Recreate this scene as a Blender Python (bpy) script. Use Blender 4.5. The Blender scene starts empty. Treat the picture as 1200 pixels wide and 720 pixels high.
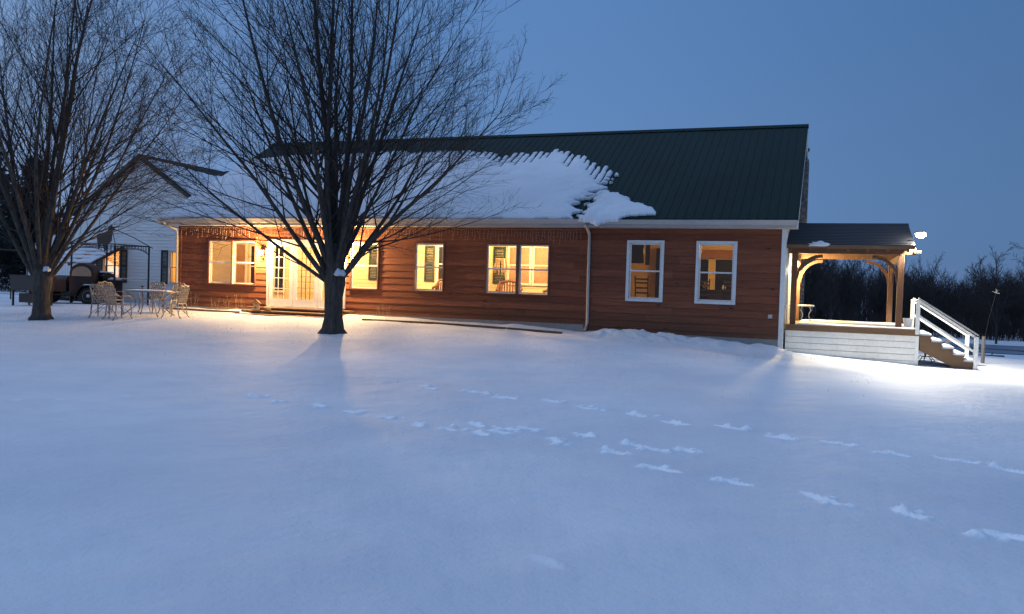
import bpy, math, random
import numpy as np
from math import radians, sin, cos, pi, tan, atan
from mathutils import Matrix, Vector

# ------------------------------------------------------------------ camera
scn = bpy.context.scene
COL = scn.collection
FPX = 974.0; ROLL = radians(1.85); PITCH = atan(24 / FPX)
fwd = Vector((0, cos(PITCH), -sin(PITCH))); up0 = Vector((0, sin(PITCH), cos(PITCH))); rt0 = Vector((1, 0, 0))
right = rt0 * cos(ROLL) + up0 * sin(ROLL); up = -rt0 * sin(ROLL) + up0 * cos(ROLL)
cd = bpy.data.cameras.new('camera'); cam = bpy.data.objects.new('camera', cd); COL.objects.link(cam)
R3 = Matrix((right, up, -fwd)).transposed()
cam.matrix_world = Matrix.Translation((0, 0, 1.6)) @ R3.to_4x4()
cd.sensor_width = 36; cd.lens = FPX / 1200 * 36; cd.clip_start = 0.1; cd.clip_end = 5000
scn.camera = cam

# ------------------------------------------------------------------ sky, light, exposure
SKY_R = (.078, .185, .40); SKY_M = (.142, .300, .62); SKY_L = (.42, .58, .86); SKY_GAIN = 0.92
SUN_EL = radians(3.0); SUN_AZ = radians(-110)      # low behind the trees on the left
w = bpy.data.worlds.new('World'); scn.world = w; w.use_nodes = True
nt = w.node_tree; nt.nodes.clear()
sky = nt.nodes.new('ShaderNodeTexSky'); sky.sky_type = 'NISHITA'; sky.sun_disc = False
sky.sun_elevation = SUN_EL; sky.sun_rotation = SUN_AZ; sky.ozone_density = 3.0; sky.dust_density = 0.6; sky.air_density = 1.0
bg = nt.nodes.new('ShaderNodeBackground'); bg.inputs['Strength'].default_value = 0.15
ow = nt.nodes.new('ShaderNodeOutputWorld')
# even dusk blue over the whole dome, paler towards the sunset side (left), deeper to the right, laid over the Nishita sky
tc = nt.nodes.new('ShaderNodeTexCoord')
def wdot(d):
    n = nt.nodes.new('ShaderNodeVectorMath'); n.operation = 'DOT_PRODUCT'; n.inputs[1].default_value = d
    nt.links.new(tc.outputs['Generated'], n.inputs[0]); return n.outputs['Value']
def wramp(f, lo, hi, stops):
    m = nt.nodes.new('ShaderNodeMapRange'); m.inputs[1].default_value = lo; m.inputs[2].default_value = hi; nt.links.new(f, m.inputs[0])
    r = nt.nodes.new('ShaderNodeValToRGB'); e = r.color_ramp.elements
    while len(e) < len(stops): e.new(.5)
    for i, (p, c) in enumerate(stops): e[i].position = p; e[i].color = (*c, 1)
    r.color_ramp.interpolation = 'EASE'; nt.links.new(m.outputs[0], r.inputs[0]); return r.outputs[0]
side = wramp(wdot((-.90, -.05, -.15)), -.75, .95, [(0, SKY_R), (.45, SKY_M), (1, SKY_L)])
zen = wramp(wdot((0, 0, 1)), -.02, .9, [(0, (1.10, .94, .90)), (.13, (1.05, .97, .95)), (.42, (.86, .90, .94)), (.52, (1.3, 1.2, 1.15)), (1, (2.95, 2.2, 1.85))])
def wmix(f, a_, b_, mode='MIX'):
    m = nt.nodes.new('ShaderNodeMix'); m.data_type = 'RGBA'; m.blend_type = mode; m.inputs[0].default_value = f; m.clamp_result = False
    nt.links.new(a_, m.inputs[6]); nt.links.new(b_, m.inputs[7]); return m.outputs[2]
dome = wmix(1.0, side, zen, 'MULTIPLY')
scl = nt.nodes.new('ShaderNodeVectorMath'); scl.operation = 'SCALE'; scl.inputs['Scale'].default_value = SKY_GAIN / .15; nt.links.new(dome, scl.inputs[0])
final = wmix(.93, sky.outputs[0], scl.outputs[0])
nt.links.new(final, bg.inputs[0]); nt.links.new(bg.outputs[0], ow.inputs[0])
sl = bpy.data.lights.new('dusk_sun', 'SUN'); sl.energy = 0.02; sl.angle = radians(20); sl.color = (1.0, .8, .7)
so = bpy.data.objects.new('dusk_sun', sl); COL.objects.link(so)
so.rotation_euler = (radians(90) - SUN_EL, 0, -SUN_AZ + pi)
EXPOSURE = 0.0
scn.view_settings.view_transform = 'Standard'; scn.view_settings.look = 'None'
scn.view_settings.exposure = EXPOSURE; scn.view_settings.gamma = 1.0; scn.view_settings.use_curve_mapping = False
scn.cycles.use_denoising = True
scn.cycles.max_bounces = 8; scn.cycles.diffuse_bounces = 3; scn.cycles.transparent_max_bounces = 16
scn.cycles.sample_clamp_indirect = 4.0
L = 1.0   # lamp scale
if True:
    LW = (1.0, .60, .24)      # warm lamp
    LC = (1.0, .90, .70)      # neutral flood

# ------------------------------------------------------------------ the house frame: u along the front, v into the house, z up
TH = radians(20.5)
O = Vector((6.864, 21.061, 0))
UV = Vector((cos(TH), -sin(TH), 0)); VV = Vector((sin(TH), cos(TH), 0))
def wp(u, v, z=0): return O + UV * u + VV * v + Vector((0, 0, z))
def luv(x, y):
    dx = x - O.x; dy = y - O.y
    return dx * UV.x + dy * UV.y, dx * VV.x + dy * VV.y

# ------------------------------------------------------------------ value noise for shapes
_rng = np.random.RandomState(7); _T = _rng.rand(256, 256)
def vn(x, y):
    xi = np.floor(x).astype(int); yi = np.floor(y).astype(int); fx = x - xi; fy = y - yi
    fx = fx * fx * (3 - 2 * fx); fy = fy * fy * (3 - 2 * fy)
    a = _T[xi & 255, yi & 255]; b = _T[(xi + 1) & 255, yi & 255]; c = _T[xi & 255, (yi + 1) & 255]; d = _T[(xi + 1) & 255, (yi + 1) & 255]
    return (a * (1 - fx) + b * fx) * (1 - fy) + (c * (1 - fx) + d * fx) * fy - .5
def sst(t): t = np.clip(t, 0, 1); return t * t * (3 - 2 * t)

HU = [-200, -60, -30, -19, -12, -7, -4, 0, 3, 6, 12, 40, 200]
HZ = [.5, .5, .45, .50, .47, .45, .36, .15, -.02, -.08, -.3, -.8, -1.2]
def ground_base(x, y):
    u, v = luv(x, y)
    zh = np.interp(u, HU, HZ)
    f = np.where(v < 0, 1 - sst(-v / 13), 1.0)
    z = zh * f
    z = z - 1.25 * sst((v - 4) / 26) * sst((u + 6) / 8)
    return z
def ground_z(x, y):
    x = np.asarray(x, float); y = np.asarray(y, float)
    u, v = luv(x, y); z = ground_base(x, y)
    # snow slid off the roof along the right part of the front
    wdw = sst((u + 5.4) / 1.2) * sst((.7 - u) / .9)
    z = z + wdw * (.17 + .10 * vn(u * 1.1, v * 1.1)) * np.exp(-((v + .55) / .62) ** 2) * 1.15
    z = z + wdw * np.exp(-((v + .6) / .7) ** 2) * (.09 * vn(u * 4, v * 4) + .06 * vn(u * 9 + 3, v * 9))
    # low bank along the rest of the front
    w2 = sst((u + 19.5) / 1) * sst((-4.6 - u) / 1) * (1 - sst((u + 16) / .6) * sst((-12.3 - u) / .6))
    z = z + w2 * np.exp(-((v + .42) / .35) ** 2) * (.09 + .09 * vn(u * 1.7, v * 1.7 + 9))
    # gentle drift and crust
    z = z + .07 * vn(x * .35, y * .35) * sst((y - 2) / 5) + .030 * vn(x * 1.1 + 40, y * 1.1) + .010 * vn(x * 2.6, y * 2.6) + .004 * vn(x * 6.1, y * 6.1)
    return z
def gz(x, y): return float(ground_z(np.array([x]), np.array([y]))[0])
def gzl(u, v): p = wp(u, v); return gz(p.x, p.y)

# ------------------------------------------------------------------ materials
def newmat(name):
    m = bpy.data.materials.new(name); m.use_nodes = True; n = m.node_tree; n.nodes.clear()
    out = n.nodes.new('ShaderNodeOutputMaterial'); return m, n, out
class NB:
    def __init__(s, n): s.n = n; s.l = n.links
    def nd(s, t, **k):
        o = s.n.nodes.new(t)
        for a, b in k.items(): setattr(o, a, b)
        return o
    def lk(s, a, b): s.l.new(a, b)
    def coord(s, scale=(1, 1, 1), obj=True):
        t = s.nd('ShaderNodeTexCoord'); mp = s.nd('ShaderNodeMapping'); mp.inputs['Scale'].default_value = scale
        s.lk(t.outputs['Object'], mp.inputs[0]); return mp.outputs[0]
    def noise(s, vec, sc, det=4, rough=.55, dist=0):
        o = s.nd('ShaderNodeTexNoise'); o.inputs['Scale'].default_value = sc; o.inputs['Detail'].default_value = det
        o.inputs['Roughness'].default_value = rough; o.inputs['Distortion'].default_value = dist; s.lk(vec, o.inputs['Vector']); return o.outputs['Fac']
    def ramp(s, fac, stops):
        o = s.nd('ShaderNodeValToRGB'); e = o.color_ramp.elements
        while len(e) < len(stops): e.new(.5)
        for i, (p, c) in enumerate(stops):
            e[i].position = p; e[i].color = (c[0], c[1], c[2], 1) if isinstance(c, tuple) else (c, c, c, 1)
        s.lk(fac, o.inputs[0]); return o.outputs[0]
    def mix(s, f, a, b, mode='MIX'):
        o = s.nd('ShaderNodeMix', data_type='RGBA', blend_type=mode)
        if isinstance(f, (int, float)): o.inputs[0].default_value = f
        else: s.lk(f, o.inputs[0])
        for i, x in ((6, a), (7, b)):
            if isinstance(x, tuple): o.inputs[i].default_value = (*x[:3], 1)
            else: s.lk(x, o.inputs[i])
        return o.outputs[2]
    def math(s, op, a, b=0.0):
        o = s.nd('ShaderNodeMath', operation=op)
        for i, x in ((0, a), (1, b)):
            if isinstance(x, (int, float)): o.inputs[i].default_value = x
            else: s.lk(x, o.inputs[i])
        return o.outputs[0]
    def bump(s, h, dist, st=1.0, nrm=None):
        o = s.nd('ShaderNodeBump'); o.inputs['Distance'].default_value = dist; o.inputs['Strength'].default_value = st
        s.lk(h, o.inputs['Height'])
        if nrm is not None: s.lk(nrm, o.inputs['Normal'])
        return o.outputs[0]
    def bsdf(s, out, col, rough=.6, nrm=None, metal=0, spec=.5):
        b = s.nd('ShaderNodeBsdfPrincipled')
        if isinstance(col, tuple): b.inputs['Base Color'].default_value = (*col[:3], 1)
        else: s.lk(col, b.inputs['Base Color'])
        if isinstance(rough, (int, float)): b.inputs['Roughness'].default_value = rough
        else: s.lk(rough, b.inputs['Roughness'])
        b.inputs['Metallic'].default_value = metal; b.inputs['Specular IOR Level'].default_value = spec
        if nrm is not None: s.lk(nrm, b.inputs['Normal'])
        s.lk(b.outputs[0], out.inputs[0]); return b

def varied(name, c, amt=.25, sc=6, rough=.6, bump=.002, bsc=60, metal=0, stretch=(1, 1, 1), spec=.5):
    m, n, out = newmat(name); b = NB(n); v = b.coord(stretch)
    f = b.noise(v, sc, 5); f2 = b.noise(v, sc * 7, 3)
    c1 = tuple(x * (1 - amt) for x in c); c2 = tuple(min(1, x * (1 + amt)) for x in c)
    col = b.ramp(f, [(.3, c1), (.7, c2)]); col = b.mix(.35, col, b.ramp(f2, [(.35, c1), (.65, c2)]))
    b.bsdf(out, col, rough, b.bump(b.noise(v, bsc, 3), bump), metal, spec); return m

def mat_snow(name, ground=False):
    m, n, out = newmat(name); b = NB(n); v = b.coord()
    big = b.noise(v, .25, 3); mid = b.noise(v, 1.7, 4); fine = b.noise(v, 38, 3); gr = b.noise(v, 130, 2)
    col = b.ramp(big, [(.35, (.61, .63, .67)), (.65, (.75, .76, .78))])
    col = b.mix(b.math('MULTIPLY', b.ramp(mid, [(.45, 0.0), (.7, 1.0)]), .35), col, (.58, .61, .66))
    if ground:
        a = b.nd('ShaderNodeAttribute', attribute_name='powder')
        col = b.mix(a.outputs['Fac'], col, (.95, .95, .96))
        a2 = b.nd('ShaderNodeAttribute', attribute_name='grit')   # frozen grass poking through by the house
        sp = b.ramp(b.noise(v, 23, 4, .7), [(.50, 0.0), (.62, 1.0)])
        col = b.mix(b.math('MULTIPLY', b.math('MULTIPLY', sp, a2.outputs['Fac']), .75), col, (.30, .29, .27))
    nr = b.bump(mid, .05, .8); nr = b.bump(b.noise(v, 7, 4, .6), .022, .8, nr); nr = b.bump(fine, .006, .8, nr); nr = b.bump(gr, .0015, .7, nr)
    b.bsdf(out, col, .65, nr, 0, .25); return m

def mat_siding():
    m, n, out = newmat('stained_plank_wood'); b = NB(n)
    tc = b.nd('ShaderNodeTexCoord'); sp = b.nd('ShaderNodeSeparateXYZ'); b.lk(tc.outputs['Object'], sp.inputs[0])
    course = b.math('FLOOR', b.math('DIVIDE', sp.outputs[2], COURSE))
    wn = b.nd('ShaderNodeTexWhiteNoise', noise_dimensions='1D'); b.lk(course, wn.inputs['W'])
    seg = b.math('FLOOR', b.math('ADD', b.math('DIVIDE', b.math('ADD', sp.outputs[0], sp.outputs[1]), 3.4), b.math('MULTIPLY', wn.outputs['Value'], 7)))
    key = b.math('ADD', b.math('MULTIPLY', seg, 3.71), b.math('MULTIPLY', course, 17.3))
    wn2 = b.nd('ShaderNodeTexWhiteNoise', noise_dimensions='1D'); b.lk(key, wn2.inputs['W'])
    mp = b.nd('ShaderNodeMapping'); b.lk(tc.outputs['Object'], mp.inputs[0]); mp.inputs['Scale'].default_value = (.8, .8, 11)
    off = b.nd('ShaderNodeCombineXYZ'); b.lk(b.math('MULTIPLY', key, .37), off.inputs[0]); b.lk(off.outputs[0], mp.inputs['Location'])
    g1 = b.noise(mp.outputs[0], 1.6, 6, .6, .6); g2 = b.noise(mp.outputs[0], 7, 6, .7)
    col = b.ramp(g1, [(.25, (.105, .033, .017)), (.5, (.22, .068, .033)), (.78, (.32, .108, .053))])
    col = b.mix(.45, col, b.ramp(g2, [(.3, (.10, .034, .018)), (.7, (.30, .105, .052))]))
    br = b.ramp(wn2.outputs['Value'], [(0, .82), (.5, 1.0), (1, 1.22)]); col = b.mix(1.0, col, br, 'MULTIPLY')
    # knots
    kp = b.nd('ShaderNodeMapping'); b.lk(tc.outputs['Object'], kp.inputs[0]); kp.inputs['Scale'].default_value = (1.3, 1.3, 4.2)
    vo = b.nd('ShaderNodeTexVoronoi'); vo.inputs['Scale'].default_value = 1.0; b.lk(kp.outputs[0], vo.inputs['Vector'])
    kn = b.ramp(vo.outputs['Distance'], [(.0, 1.0), (.045, .9), (.11, 0.0)]); col = b.mix(kn, col, (.03, .012, .008))
    # weathered greyer boards near the ground
    wz = b.nd('ShaderNodeMapRange'); b.lk(sp.outputs[2], wz.inputs[0]); wz.inputs[1].default_value = 1.35; wz.inputs[2].default_value = .5
    wf = b.math('MULTIPLY', wz.outputs[0], b.ramp(b.noise(mp.outputs[0], .9, 4), [(.35, 0.0), (.65, .75)]))
    col = b.mix(wf, col, (.085, .055, .035))
    rec = b.noise(mp.outputs[0], 14, 4)
    b.bsdf(out, col, .75, b.bump(b.math('ADD', g1, b.math('MULTIPLY', rec, .4)), .012, .9), 0, .25); return m
COURSE = .196

def mat_glass(name='window_glass', tint=(.92, .95, .95), refl=.10):
    m, n, out = newmat(name); b = NB(n)
    t = b.nd('ShaderNodeBsdfTransparent'); t.inputs[0].default_value = (*tint, 1)
    g = b.nd('ShaderNodeBsdfGlossy'); g.inputs['Roughness'].default_value = .02
    lw = b.nd('ShaderNodeFresnel'); lw.inputs[0].default_value = 1.5
    mx = b.nd('ShaderNodeMixShader'); b.lk(b.math('ADD', b.math('MULTIPLY', lw.outputs[0], .8), refl * .0), mx.inputs[0]); b.lk(t.outputs[0], mx.inputs[1]); b.lk(g.outputs[0], mx.inputs[2])
    b.lk(mx.outputs[0], out.inputs[0]); return m
def mat_emit(name, c, s):
    m, n, out = newmat(name); b = NB(n); e = b.nd('ShaderNodeEmission'); e.inputs[0].default_value = (*c, 1); e.inputs[1].default_value = s
    b.lk(e.outputs[0], out.inputs[0]); return m
def mat_bark(name, c):
    m, n, out = newmat(name); b = NB(n); v = b.coord((1, 1, .22)); f = b.noise(v, 14, 6, .65, .5); f2 = b.noise(v, 45, 4)
    col = b.ramp(f, [(.3, tuple(x * .45 for x in c)), (.55, c), (.8, tuple(min(1, x * 1.7) for x in c))])
    b.bsdf(out, col, .9, b.bump(b.math('ADD', f, b.math('MULTIPLY', f2, .3)), .03, .9), 0, .2); return m
def mat_stone():
    m, n, out = newmat('dark_stone'); b = NB(n); v = b.coord((1, 1, 1))
    br = b.nd('ShaderNodeTexVoronoi'); br.inputs['Scale'].default_value = 5; br.feature = 'F1'
    mp = b.nd('ShaderNodeMapping'); mp.inputs['Scale'].default_value = (1, 1, 2.2); b.lk(v, mp.inputs[0]); b.lk(mp.outputs[0], br.inputs['Vector'])
    col = b.mix(.5, b.ramp(b.noise(v, 9, 5), [(.3, (.09, .09, .095)), (.7, (.22, .21, .21))]), b.ramp(br.outputs['Distance'], [(.1, .9), (.6, .35)]), 'MULTIPLY')
    b.bsdf(out, col, .85, b.bump(br.outputs['Distance'], .05)); return m

M = {}
M['snow'] = mat_snow('roof_snow'); M['gsnow'] = mat_snow('ground_snow', True)
M['siding'] = mat_siding()
M['green'] = varied('green_metal_roofing', (.003, .015, .0115), .25, .8, .6, .0006, 30, 0, (1, .3, .3), .12)
M['white'] = varied('white_painted_trim', (.68, .68, .65), .13, 2.2, .5, .001)
M['vinyl'] = varied('white_vinyl_siding', (.72, .74, .73), .05, 1.2, .5, .001)
M['gutter'] = varied('weathered_gutter_metal', (.40, .37, .34), .14, 1.5, .45, .002, 8, 0, (1, 1, 3))
M['cream'] = varied('cream_interior_siding', (.70, .60, .38), .06, 2, .6, .001)
M['orangewood'] = varied('honey_pine_boards', (.55, .30, .11), .2, 3, .5, .002, 30, 0, (.4, 1, 6))
M['casing'] = varied('brown_window_casing', (.17, .065, .035), .2, 4, .7, .003, 30, 0, (1, 1, 1))
M['white2'] = M['white']
M['sash'] = varied('white_window_sash', (.70, .68, .64), .05, 4, .5, .0005)
M['dgreen'] = varied('dark_green_shutter', (.008, .022, .018), .2, 6, .5, .002)
M['found'] = varied('grey_concrete', (.26, .25, .24), .2, 3, .9, .004)
M['timber'] = varied('brown_porch_timber', (.115, .050, .021), .25, 4, .7, .004, 40, 0, (1, 1, .25))
M['rim'] = varied('dark_treated_board', (.14, .080, .04), .25, 3, .75, .003, 30, 0, (.4, 1, 3))
M['plank'] = varied('old_step_planks', (.22, .13, .075), .3, 3, .8, .004, 30, 0, (.4, 1, 3))
M['shingle'] = varied('charcoal_shingles', (.020, .021, .026), .3, 25, .85, .004, 50)
M['black'] = varied('black_painted_metal', (.012, .012, .013), .2, 8, .45, .001)
M['rust'] = varied('rusty_brown_metal', (.045, .020, .013), .35, 5, .7, .003)
M['chrome'] = varied('dull_hubcap_metal', (.62, .56, .48), .2, 8, .35, .001, 60, .6)
M['rubber'] = varied('black_tyre_rubber', (.02, .02, .02), .2, 10, .8, .002)
M['tan'] = varied('tan_canvas', (.42, .27, .17), .15, 4, .8, .002)
M['castmetal'] = varied('bronze_cast_metal', (.33, .27, .21), .25, 12, .5, .002)
M['bark'] = mat_bark('grey_tree_bark', (.075, .064, .055)); M['bark2'] = mat_bark('dark_tree_bark', (.050, .043, .037))
M['twig'] = varied('dark_twig_bark', (.030, .024, .022), .3, 3, .9, .002)
M['fartwig'] = varied('distant_twig_bark', (.040, .032, .030), .4, .4, .95, .002)
M['needle'] = varied('dark_conifer_needles', (.010, .016, .012), .4, 3, .9, .003)
M['glass'] = mat_glass()
M['stone'] = mat_stone()
M['darkwood'] = varied('dark_furniture_wood', (.014, .009, .007), .3, 6, .5, .001)
M['intwall'] = varied('golden_interior_paint', (.70, .46, .15), .05, 2, .7, .001)
M['ceil'] = varied('white_ceiling_boards', (.72, .68, .58), .05, 2, .7, .001)
M['floorw'] = varied('interior_floor_wood', (.26, .15, .08), .25, 3, .5, .001, 30, 0, (.3, 3, 1))
M['wicker'] = varied('brown_wicker', (.20, .09, .05), .35, 25, .8, .006)
M['leaf'] = varied('pale_dried_leaves', (.42, .30, .19), .3, 12, .8, .004)
M['stem'] = varied('dry_plant_stems', (.36, .24, .12), .3, 10, .8, .002)
M['wire'] = varied('white_light_wire', (.42, .33, .27), .1, 10, .5, .001)
M['ice'] = varied('pond_ice', (.16, .19, .24), .2, .3, .35, .003, 3)
M['bulb'] = mat_emit('warm_bulb', (1.0, .80, .45), 60); M['flood'] = mat_emit('cool_white_flood_lens', (1.0, .96, .86), 150)
M['shade'] = mat_emit('lit_lamp_shade', (1.0, .78, .42), 22)
M['screen'] = varied('dark_screen', (.008, .008, .009), .1, 3, .12, .0002)
M['brass'] = varied('dark_bronze_lantern', (.06, .045, .03), .2, 9, .4, .001, 60, .6)
M['birdwood'] = varied('grey_birdhouse_wood', (.30, .22, .15), .25, 9, .8, .003)
M['bucket'] = varied('white_bucket_plastic', (.78, .78, .76), .04, 4, .45, .0005)
M['valance'] = varied('rust_brown_valance', (.30, .13, .05), .15, 9, .85, .003)
M['rubberblue'] = varied('faded_grey_post', (.10, .10, .11), .25, 4, .8, .003)

# ------------------------------------------------------------------ mesh builder
def link(name, me, parent=None, loc=None):
    o = bpy.data.objects.new(name, me); COL.objects.link(o)
    if parent: o.parent = parent
    if loc is not None: o.location = loc
    return o
class MB:
    def __init__(s): s.v = []; s.f = []
    def add(s, vs, fs):
        k = len(s.v); s.v += [tuple(p) for p in vs]; s.f += [tuple(i + k for i in f) for f in fs]; return s
    def box(s, x0, x1, y0, y1, z0, z1):
        return s.add([(x0, y0, z0), (x1, y0, z0), (x1, y1, z0), (x0, y1, z0), (x0, y0, z1), (x1, y0, z1), (x1, y1, z1), (x0, y1, z1)],
                     [(0, 3, 2, 1), (4, 5, 6, 7), (0, 1, 5, 4), (1, 2, 6, 5), (2, 3, 7, 6), (3, 0, 4, 7)])
    def bar(s, a, b, wd, ht, upv=(0, 0, 1)):
        a = Vector(a); b = Vector(b); d = (b - a).normalized(); uq = Vector(upv)
        sd = d.cross(uq); sd = sd.normalized() if sd.length > 1e-6 else Vector((1, 0, 0)); u2 = sd.cross(d).normalized()
        vs = []
        for p in (a, b):
            for i, j in ((-1, -1), (1, -1), (1, 1), (-1, 1)): vs.append(p + sd * (i * wd / 2) + u2 * (j * ht / 2))
        return s.add(vs, [(0, 1, 2, 3), (7, 6, 5, 4), (0, 4, 5, 1), (1, 5, 6, 2), (2, 6, 7, 3), (3, 7, 4, 0)])
    def tube(s, pts, r, n=6, closed=False):
        pts = [Vector(p) for p in pts]; k = len(pts); rs = r if isinstance(r, (list, tuple)) else [r] * k; vs = []; fs = []
        for i, p in enumerate(pts):
            if closed: d = pts[(i + 1) % k] - pts[i - 1]
            else: d = pts[min(i + 1, k - 1)] - pts[max(i - 1, 0)]
            d.normalize(); ref = Vector((0, 0, 1)) if abs(d.z) < .9 else Vector((1, 0, 0))
            a = d.cross(ref).normalized(); b = d.cross(a)
            for j in range(n): t = 2 * pi * j / n; vs.append(p + a * (cos(t) * rs[i]) + b * (sin(t) * rs[i]))
        for i in range(k if closed else k - 1):
            i2 = (i + 1) % k
            for j in range(n): fs.append((i * n + j, i * n + (j + 1) % n, i2 * n + (j + 1) % n, i2 * n + j))
        if not closed: fs += [tuple(range(n))[::-1], tuple((k - 1) * n + j for j in range(n))]
        return s.add(vs, fs)
    def lathe(s, prof, n=20, c=(0, 0, 0), sq=(1, 1)):
        vs = []; fs = []
        for r, z in prof:
            for j in range(n): t = 2 * pi * j / n; vs.append((c[0] + r * cos(t) * sq[0], c[1] + r * sin(t) * sq[1], c[2] + z))
        for i in range(len(prof) - 1):
            for j in range(n): fs.append((i * n + j, i * n + (j + 1) % n, (i + 1) * n + (j + 1) % n, (i + 1) * n + j))
        fs += [tuple(range(n))[::-1], tuple((len(prof) - 1) * n + j for j in range(n))]
        return s.add(vs, fs)
    def prism(s, poly, fn, a, b):
        n = len(poly); vs = [fn(p, a) for p in poly] + [fn(p, b) for p in poly]
        fs = [tuple(range(n)), tuple(range(2 * n - 1, n - 1, -1))] + [(i, (i + 1) % n, n + (i + 1) % n, n + i) for i in range(n)]
        return s.add(vs, fs)
    def build(s, name, mat, parent=None, smooth=False, loc=None, bevel=0, rot=None):
        me = bpy.data.meshes.new(name); me.from_pydata(s.v, [], s.f); me.update()
        import bmesh
        bm = bmesh.new(); bm.from_mesh(me); bmesh.ops.recalc_face_normals(bm, faces=bm.faces)
        if bevel:
            bmesh.ops.bevel(bm, geom=[e for e in bm.edges if e.calc_length() > bevel * 3], offset=bevel, segments=1, affect='EDGES', clamp_overlap=True)
        bm.to_mesh(me); bm.free()
        if smooth: me.shade_smooth()
        me.materials.append(M[mat] if isinstance(mat, str) else mat)
        o = link(name, me, parent, loc)
        if rot is not None: o.rotation_euler = rot
        return o
def tag(o, label=None, cat=None, group=None, kind=None):
    if label: o['label'] = label
    if cat: o['category'] = cat
    if group: o['group'] = group
    if kind: o['kind'] = kind
    return o
def thing(name, label, cat, u=0, v=0, z=0, rot=0, group=None, world=None):
    o = bpy.data.objects.new(name, None); COL.objects.link(o); o.empty_display_size = .2
    o.location = world if world is not None else wp(u, v, z); o.rotation_euler = (0, 0, -TH + rot)
    return tag(o, label, cat, group)
def solo(mb, name, mat, label, cat, u=0, v=0, z=0, rot=0, group=None, smooth=False, world=None, kind=None, bevel=0):
    o = mb.build(name, mat, None, smooth, bevel=bevel); o.location = world if world is not None else wp(u, v, z); o.rotation_euler = (0, 0, -TH + rot)
    return tag(o, label, cat, group, kind)
def np_mesh(name, V, Fq, mat, parent=None, smooth=True, attrs=None):
    me = bpy.data.meshes.new(name); k = Fq.shape[1]
    me.vertices.add(len(V)); me.vertices.foreach_set('co', np.ascontiguousarray(V, dtype=np.float32).ravel())
    me.loops.add(Fq.size); me.loops.foreach_set('vertex_index', np.ascontiguousarray(Fq, dtype=np.int32).ravel())
    me.polygons.add(len(Fq)); me.polygons.foreach_set('loop_start', np.arange(0, Fq.size, k, dtype=np.int32))
    try: me.polygons.foreach_set('loop_total', np.full(len(Fq), k, dtype=np.int32))
    except Exception: pass
    me.update(calc_edges=True); me.validate()
    if attrs:
        for an, av in attrs.items():
            a = me.attributes.new(an, 'FLOAT', 'POINT'); a.data.foreach_set('value', av.astype(np.float32))
    if smooth: me.shade_smooth()
    me.materials.append(M[mat]); return link(name, me, parent)
def point(name, parent, loc, watts, color, size=.05, kind='POINT'):
    l = bpy.data.lights.new(name, kind); l.energy = watts * L; l.color = color
    if kind == 'POINT': l.shadow_soft_size = size
    o = bpy.data.objects.new(name, l); COL.objects.link(o); o.parent = parent; o.location = loc; return o

# ------------------------------------------------------------------ ground: one sheet with the tracks pressed into it
TR = [(-3.42, 11.19), (-2.99, 10.78), (-2.4, 10.52), (-1.95, 10.17), (-1.42, 9.8), (-1.01, 9.31), (-1.29, 12.55), (-1.16, 12.26), (-0.46, 11.94), (-0.05, 11.49), (0.59, 11.3), (1.02, 10.75), (1.6, 10.44), (2.01, 9.92), (2.63, 9.85), (3.08, 9.31), (3.65, 9.1), (3.99, 8.59), (4.52, 8.33), (4.81, 7.86), (-0.67, 9.11), (-0.34, 9.33), (-0.3, 8.85), (-0.09, 8.94), (0.23, 9.22), (-0.0, 9.12), (0.49, 8.6), (0.83, 8.96), (1.04, 8.15), (1.32, 8.55), (1.52, 8.4), (1.82, 8.41), (1.38, 7.46), (1.94, 7.07), (2.5, 6.59), (3.0, 6.15), (3.42, 5.6), (-5.04, 10.96), (-6.14, 10.34), (-4.06, 11.21), (-5.71, 10.53), (0.25, 4.81)]
def axis(segs, far, g):
    a = []
    for lo, hi, st in segs: a += list(np.arange(lo, hi - st * .3, st))
    x = a[0]; s = segs[0][2]; left = []
    while x > -far: s *= g; x -= s; left.append(x)
    x = a[-1]; s = segs[-1][2]; rt = []
    while x < far: s *= g; x += s; rt.append(x)
    return np.array(left[::-1] + a + rt)
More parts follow.
